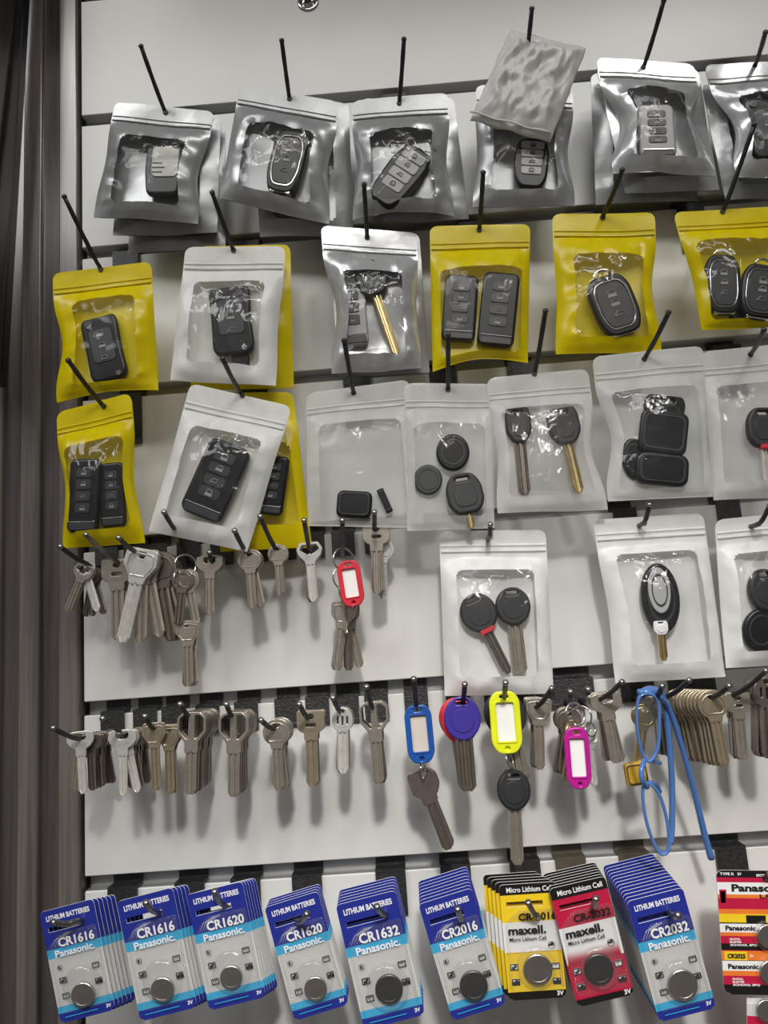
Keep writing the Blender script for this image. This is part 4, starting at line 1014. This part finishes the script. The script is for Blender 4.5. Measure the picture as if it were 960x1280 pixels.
# ------------------------------------------------------------------ coin-cell blister cards, lowest row
ORD = ['front', 'second', 'third', 'fourth', 'fifth', 'sixth', 'seventh', 'eighth', 'ninth', 'tenth', 'eleventh', 'twelfth', 'thirteenth', 'fourteenth']
def hring(pts_out, pts_in): return pts_out, pts_in
def card_plate(W, H, bands, mats, slot, cut):
    """thin printed card: bands of colour from the top down, rounded corners, hook slot open to the left, chamfered blister edge"""
    vs, fs, idx = [], [], []
    th = .0007
    r = W*.07
    rows = sorted(set([0, r*.15/H, r*.5/H, r/H, 1-r/H, 1-r*.5/H, 1-r*.15/H, 1] + [b for b, _ in bands] + [slot[2], slot[3]]))
    sx0, sx1, st0, st1 = slot
    cols = [0, sx0, (sx0+sx1)/2, sx1, 1]
    def inset(t):
        y = min(t, 1-t)*H
        return 0 if y >= r else r-math.sqrt(max(0, r*r-(r-y)**2))
    for t in rows:
        i_ = inset(t)/W
        for c in cols:
            x = (i_ + c*(1-2*i_) - .5)*W
            vs.append((x, -th/2, -t*H)); vs.append((x, th/2, -t*H))
    n = len(cols)
    V = lambda j, i, b: (j*n+i)*2+b
    def mat_of(t):
        for b, m_ in bands:
            if t < b: return mats.index(m_)
        return mats.index(bands[-1][1])
    def solid(j, i):
        if j < 0 or j >= len(rows)-1 or i < 0 or i >= n-1: return False
        tm = (rows[j]+rows[j+1])/2
        if st0 < tm < st1 and sx0 < (cols[i]+cols[i+1])/2 < sx1: return False
        return True
    for j in range(len(rows)-1):
        k = mat_of((rows[j]+rows[j+1])/2)
        for i in range(n-1):
            if not solid(j, i): continue
            fs.append((V(j, i, 0), V(j+1, i, 0), V(j+1, i+1, 0), V(j, i+1, 0))); idx.append(k)
            fs.append((V(j, i, 1), V(j, i+1, 1), V(j+1, i+1, 1), V(j+1, i, 1))); idx.append(k)
            for (dj, di, a, b) in ((-1, 0, (j, i), (j, i+1)), (1, 0, (j+1, i+1), (j+1, i)), (0, -1, (j+1, i), (j, i)), (0, 1, (j, i+1), (j+1, i+1))):
                if not solid(j+dj, i+di):
                    fs.append((V(*a, 0), V(*b, 0), V(*b, 1), V(*a, 1))); idx.append(mats.index(M_cwht))
    return mesh('card', vs, fs, mats, idx)
def quadprint(items, y):
    """flat print: (x0, x1, z0, z1, material)"""
    vs, fs, idx, mats = [], [], [], []
    for x0, x1, z0, z1, m_ in items:
        n = len(vs); vs += [(x0, y, z0), (x1, y, z0), (x1, y, z1), (x0, y, z1)]; fs.append((n, n+1, n+2, n+3))
        if m_ not in mats: mats.append(m_)
        idx.append(mats.index(m_))
    return mesh('print', vs, fs, mats, idx)
def frame_icon(x, z, w_, h_, y, kind):
    """small pictogram in a box"""
    it = []
    s = w_*.12
    it += [(x-w_/2, x+w_/2, z+h_/2-s, z+h_/2, M_inkk), (x-w_/2, x+w_/2, z-h_/2, z-h_/2+s, M_inkk), (x-w_/2, x-w_/2+s, z-h_/2, z+h_/2, M_inkk), (x+w_/2-s, x+w_/2, z-h_/2, z+h_/2, M_inkk)]
    if kind == 0: it += [(x-w_*.3, x+w_*.1, z-h_*.3, z+h_*.05, M_inkk), (x+w_*.0, x+w_*.3, z-h_*.1, z+h_*.3, M_inkk)]
    if kind == 1: it += [(x-w_*.28, x+w_*.28, z+h_*.15, z+h_*.26, M_inkk)]
    if kind == 2: it += [(x-w_*.44, x+w_*.44, z-h_*.44, z+h_*.1, M_inkk), (x-w_*.1, x+w_*.3, z+h_*.0, z+h_*.3, M_inkk)]
    if kind == 3: it += [(x-w_*.5, x+w_*.1, z-h_*.05, z+h_*.05, M_inkk)]
    return it
def dome(rx, rz, h, cx, cz, y, mat, name='blister'):
    vs, fs = [], []; n = 28
    prof = [(1.0, 0), (.97, .55), (.90, .85), (.80, 1.0), (.45, 1.0)]
    for k, (q, hh) in enumerate(prof):
        for i in range(n):
            a = 2*math.pi*i/n; vs.append((cx+rx*q*math.cos(a), y-h*hh, cz+rz*q*math.sin(a)))
    for k in range(len(prof)-1):
        for i in range(n): fs.append((k*n+i, k*n+(i+1) % n, (k+1)*n+(i+1) % n, (k+1)*n+i))
    fs.append(tuple((len(prof)-1)*n+i for i in range(n)))
    return mesh(name, vs, fs, mat, smooth=True)
def coin(r, cx, cz, y, th, mat):
    v, f = lathe([(r, th/2), (r, -th*.35), (r*.95, -th/2), (r*.80, -th/2), (r*.78, -th*.42), (r*.2, -th*.42)], 28)
    return mesh('coin_cell', [(a+cx, b+y, c+cz) for a, b, c in v], f, mat, smooth=False)
def battery_stack(what, tm, bm_, wp, n, code, style, d, tip, hole, coinspec, step=.0036, drop=0.0, drift=0.0, fan=0.0, maker='Panasonic', hmat=None, seed=0):
    """front card by the middles of its top and bottom edges in the photograph; the rest behind it along the prong"""
    M, H = frame2(tm, bm_, d, d-.004); W = wp*mpp((tm[0]+bm_[0])/2, (tm[1]+bm_[1])/2, d)
    yf = -.00042
    if style == 'blue':
        bands = [(.355, M_cblue), (.435, M_ccyan), (.865, M_cgrey), (.925, M_ccyan), (1.01, M_cblue)]
        mats = [M_cblue, M_ccyan, M_cgrey, M_cwht]
    elif style == 'yellow':
        bands = [(.095, M_cblk), (.335, M_cyel), (.60, M_cwht), (.94, M_cyel), (1.01, M_cblk)]; mats = [M_cblk, M_cyel, M_cwht]
    else:
        bands = [(.105, M_cblk), (.35, M_cred), (.66, M_cwht), (.955, M_cred), (1.01, M_cblk)]; mats = [M_cblk, M_cred, M_cwht]
    slot = (.10, .74, .155, .20)
    plate = card_plate(W, H, bands, mats, slot, 0)
    t = thing('battery_card', 'front card, '+what, 'battery pack', M, None)
    obj('card', plate, t)
    pr, ly = [], []
    Z = lambda v: -v*H
    X = lambda u: (u-.5)*W
    blank = []
    if style == 'blue':
        ly.append(text('LITHIUM BATTERIES', .045*H, M_inkw, W*.80, .03, X(.5), Z(.075), yf))
        ly.append(text(code, .078*H, M_inkw, W*.66, .03, X(.58), Z(.302), yf-.0012))
        ly.append(text(maker+'.', .062*H, M_inkw, W*.72, .025, X(.52), Z(.397), yf-.0012))
        ly.append(text('3V', .030*H, M_inkw, None, .03, X(.90), Z(.958), yf))
        pr += [(X(.12), X(.72), Z(.962), Z(.955), M_ccyan)]
        for k in range(3):       # slanted white rules beside the type number
            a = X(.10+.05*k); ly.append(tube_mesh('rule', [(a, yf, Z(.34)), (a+.09*W, yf, Z(.275)), (a+.30*W, yf, Z(.235-.0*k))], .00013, M_inkw, 4))
        ly.append(text('R', .026*H, M_inkk, None, .04, X(.19), Z(.52), yf-.0012))
        ly.append(tube_mesh('ring', [(X(.19)+.023*H*math.cos(R(a)), yf-.0011, Z(.52)+.023*H*math.sin(R(a))) for a in range(0, 360, 24)], .00012, M_inkk, 4, True))
        for (u, v, k) in ((.21, .635, 0), (.21, .775, 1), (.83, .575, 1), (.83, .715, 2)): pr += frame_icon(X(u), Z(v), W*.13, H*.05, yf-.0011, k)
    else:
        ink = M_inkk
        ly.append(text('Micro Lithium Cell', .045*H, M_inkw, W*.80, .02, X(.52), Z(.055 if style == 'red' else .05), yf))
        ly.append(text(code, .06*H, M_inkk, W*.66, .03, X(.62), Z(.285), yf-.0012))
        ly.append(text('maxell.', .070*H, M_inkk, W*.66, .03, X(.42), Z(.400), yf-.0012))
        ly.append(text('Micro Lithium Cell', .034*H, M_inkk, W*.64, .01, X(.42), Z(.476), yf-.0012))
        ly.append(text('3V', .038*H, M_inkw, None, .03, X(.90), Z(.968 if style == 'yellow' else .976), yf))
        ly.append(tube_mesh('ring', [(X(.82)+.03*H*math.cos(R(a)), yf-.0011, Z(.545)+.03*H*math.sin(R(a))) for a in range(0, 360, 24)], .00016, M_inkk, 4, True))
        pr += [(X(.77), X(.86), Z(.555), Z(.538), M_inkk), (X(.81), X(.86), Z(.545), Z(.525), M_inkk)]
        for (u, v, k) in ((.14, .72, 0), (.15, .85, 2), (.86, .73, 1), (.86, .86, 2)):
            q = frame_icon(X(u), Z(v), W*.14, H*.055, 0, k)
            pr += [(X(u)-W*.07, X(u)+W*.07, Z(v)-H*.0275, Z(v)+H*.0275, M_cwht)]; blank += q
        if style == 'red':       # halftone dots fading into the white
            for j in range(13):
                rad = W*.017*(j+2)/14
                for i in range(25):
                    xx = X(.03+.94*(i+.5*(j % 2))/25.5); zz = Z(.55+.009*j)
                    if abs(xx-X(.42)) < W*.02 and j < 0: continue
                    pr.append((xx-rad, xx+rad, zz-rad, zz+rad, M_cred))
        if style == 'yellow':
            for j in range(6):
                pr.append((X(0.02), X(.98), Z(.60)-j*H*.0, Z(.595), M_cyel))
    obj('printing', quadprint(pr, yf-.0003 if style != 'blue' else yf-.0012), t)
    if blank: obj('pictograms', quadprint(blank, yf-.0005), t)
    for q_ in ly: obj('lettering' if q_.name.startswith('lettering') else 'printed_line', q_, t)
    # clear tray with its chamfered shoulder over the lower card, dome and coin
    v0 = .215
    tray = [orient([(X(.05), Z(.33)), (X(.30), Z(v0)), (X(.97), Z(v0)), (X(.97), Z(.93)), (X(.05), Z(.93))], True)]
    obj('clear_tray', shape([fillet(tray[0], W*.05)], 0, 0, -.0014, M_blis, 1), t)
    for k in range(2): 
        e = .03*k
        pts = [(X(.04+e), -.0016, Z(.90)), (X(.04+e), -.0016, Z(.335+e*.5)), (X(.29+e*.7), -.0016, Z(v0+.012+e*.5)), (X(.96-e), -.0016, Z(v0+.012+e*.5)), (X(.96-e), -.0016, Z(.90))]
        obj('tray_edge', tube_mesh('tray_edge', pts, .00016, M_blis, 5), t)
    cu, cv, cr, cm = coinspec
    obj('blister', dome(W*.34, W*.36, .0036, X(.53), Z(.715), -.0014, M_blis), t)
    obj('coin_cell', coin(cr*W, X(cu), Z(cv), -.0024, .0018, cm), t)
    rnd = random.Random(seed+90)
    for k in range(1, n):
        a = rnd.uniform(-1, 1)*fan
        Mk = Matrix.Translation((drift*k, step*k, drop*k)) @ M @ Matrix.Translation((0, 0, -.18*H)) @ Matrix.Rotation(R(a), 4, 'Y') @ Matrix.Translation((0, 0, .18*H))
        c = thing('battery_card', ORD[k]+' card back, '+what, 'battery pack', Mk, 'rear cards, '+what)
        obj('card', plate, c)
        if k < 3 or drop > 0: obj('lettering', ly[0], c)
        obj('clear_tray', [x for x in t.children if x.name.startswith('clear_tray')][0].data, c)
    hook(6, tip, hole, 'dark hook, '+what, dh=d+.002, L=d+.016, mat=hmat, pmat=M_hookst, r=.0017)
    return t
battery_stack('leftmost stack of blue CR1616 cards', (83, 1132), (110, 1269), 69, 6, 'CR1616', 'blue', .060, (66, 1153), (100, 1151), (.52, .80, .21, M_coin), seed=1, drop=-.0006, drift=.0012)
battery_stack('second stack from left of blue cards, CR1616', (181, 1118), (211, 1266), 72, 5, 'CR1616', 'blue', .064, (182, 1128), (197, 1141), (.50, .79, .20, M_coin), seed=2, drift=.0012, drop=-.0006)
battery_stack('first stack of CR1620 cards from the left, upright', (268, 1110), (297, 1253), 72, 6, 'CR1620', 'blue', .062, (268, 1114), (278, 1130), (.50, .765, .19, M_coin), seed=3, drift=.0008, drop=-.0006)
battery_stack('CR1620 stack standing lowest, left of the CR1632 stack', (364, 1124), (402, 1264), 70, 4, 'CR1620', 'blue', .064, (384, 1142), (372, 1152), (.52, .785, .20, M_coin), seed=4, drop=.0004)
battery_stack('stack of blue CR1632 cards with a black coin cell', (457, 1122), (493, 1276), 78, 6, 'CR1632', 'blue', .066, (471, 1133), (482, 1143), (.54, .735, .22, M_coind), seed=5, drop=.0006)
battery_stack('stack of blue CR2016 cards left of the yellow cards', (556, 1120), (599, 1264), 70, 8, 'CR2016', 'blue', .064, (572, 1136), (577, 1149), (.54, .77, .25, M_coind), seed=6, drop=.0008)
battery_stack('stack of yellow cards with black tops', (659, 1104), (672, 1247), 72, 5, 'CR-2016', 'yellow', .058, (660, 1128), (672, 1146), (.54, .74, .25, M_coin), seed=7, drift=-.0020, drop=.0006, hmat=M_hook)
battery_stack('stack of red cards with black tops', (721, 1103), (757, 1249), 73, 7, 'CR-2032', 'red', .064, (745, 1123), (742, 1133), (.50, .73, .25, M_coind), seed=8, drop=.0004, hmat=M_hookbr)
battery_stack('deep stack of blue CR2032 cards right of the red cards', (818, 1118), (859, 1267), 74, 13, 'CR2032', 'blue', .068, (848, 1144), (838, 1141), (.54, .75, .25, M_coin), seed=9, drop=.0007, drift=-.0002, step=.0036, hmat=M_hookbr)
# ---- long strip of coin cells at the right edge
def strip():
    d = .050
    M, H = frame2((950, 1088), (962, 1242), d); W = 112*mpp(945, 1160, d)
    t = thing('battery_strip', 'red and orange multi-cell battery strip hanging at the right edge', 'battery pack', M)
    X = lambda u: (u-.5)*W
    Z = lambda v: -v*H
    bands = [(.06, M_cblk), (.10, M_cred), (.20, M_cwht), (.23, M_corg), (.32, M_cred), (.36, M_corg), (.43, M_cyel), (.44, M_cblk), (.51, M_cwht), (.54, M_corg), (.60, M_cred), (.655, M_cblk), (.66, M_cred), (.735, M_corg), (.74, M_cblk), (.82, M_cwht), (.86, M_corg), (.93, M_cred), (1.01, M_cblk)]
    mats = [M_cblk, M_cred, M_cwht, M_corg, M_cyel]
    obj('card', card_plate(W, H, bands, mats, (.45, .55, .03, .05), 0), t)
    y = -.0005
    ly = [text('TYPE R', .022*H, M_inkw, W*.16, .03, X(.12), Z(.03), y), text('3V', .022*H, M_inkw, None, .03, X(.26), Z(.03), y),
          text('Panasonic', .058*H, M_inkk, W*.64, .04, X(.48), Z(.145), y), text('L.F-IOB', .03*H, M_inkk, W*.30, .04, X(.62), Z(.212), y),
          text('Panasonic', .038*H, M_inkk, W*.34, .04, X(.23), Z(.475), y), text('NUOVA.', .016*H, M_inkw, W*.12, .03, X(.16), Z(.565), y),
          text('BLISTER', .016*H, M_inkw, W*.13, .03, X(.165), Z(.588), y), text('SCHOOL SPO', .016*H, M_inkw, W*.3, .03, X(.25), Z(.612), y),
          text('CR2025', .034*H, M_inkk, W*.20, .04, X(.16), Z(.70), y-.0002), text('3V', .02*H, M_inkw, None, .03, X(.33), Z(.70), y),
          text('Panasonic', .038*H, M_inkk, W*.34, .04, X(.23), Z(.785), y), text('NUOVA.', .016*H, M_inkw, W*.12, .03, X(.16), Z(.885), y),
          text('BLISTER', .016*H, M_inkw, W*.13, .03, X(.165), Z(.908), y), text('SCHOOL SPO', .016*H, M_inkw, W*.3, .03, X(.25), Z(.932), y)]
    for q_ in ly: obj('lettering' if q_.name.startswith('lettering') else 'printed_line', q_, t)
    obj('printing', quadprint([(X(.03), X(.28), Z(.735), Z(.665), M_cyel), (X(.02), X(.10), Z(.32), Z(.16), M_cred), (X(.03), X(.085), Z(.27), Z(.175), M_cyel), (X(.06), X(.30), Z(.43), Z(.365), M_cyel), (X(.30), X(.52), Z(.43), Z(.37), M_cblk)], y+.0001), t)
    for k, (u, v) in enumerate(((.52, .53), (.52, .82), (.85, .53), (.85, .82))):
        obj('coin_cell', coin(W*.125, X(u), Z(v), -.0022, .0018, M_coin), t)
        obj('blister', dome(W*.16, W*.16, .0036, X(u), Z(v), -.0006, M_blis), t)
    M2, H2 = frame2((956, 1246), (958, 1330), d-.004); W2 = 46*mpp(945, 1240, d)
    t2 = thing('battery_card', 'clear-topped red card below the multi-cell strip at the bottom right corner', 'battery pack', M2)
    obj('card', card_plate(W2, H2, [(.12, M_cwht), (.30, M_cgrey), (1.01, M_cred)], [M_cwht, M_cgrey, M_cred], (.45, .55, .03, .05), 0), t2)
    obj('blister', dome(W2*.36, W2*.36, .004, W2*.0, -H2*.18, -.0005, M_blis), t2)
    obj('coin_cell', coin(W2*.28, 0, -H2*.18, -.0022, .0018, M_coin), t2)
    hook(6, (962, 1092), (952, 1098), 'dark hook behind the red and orange battery strip', dh=.046, L=.056, r=.0017)
strip()
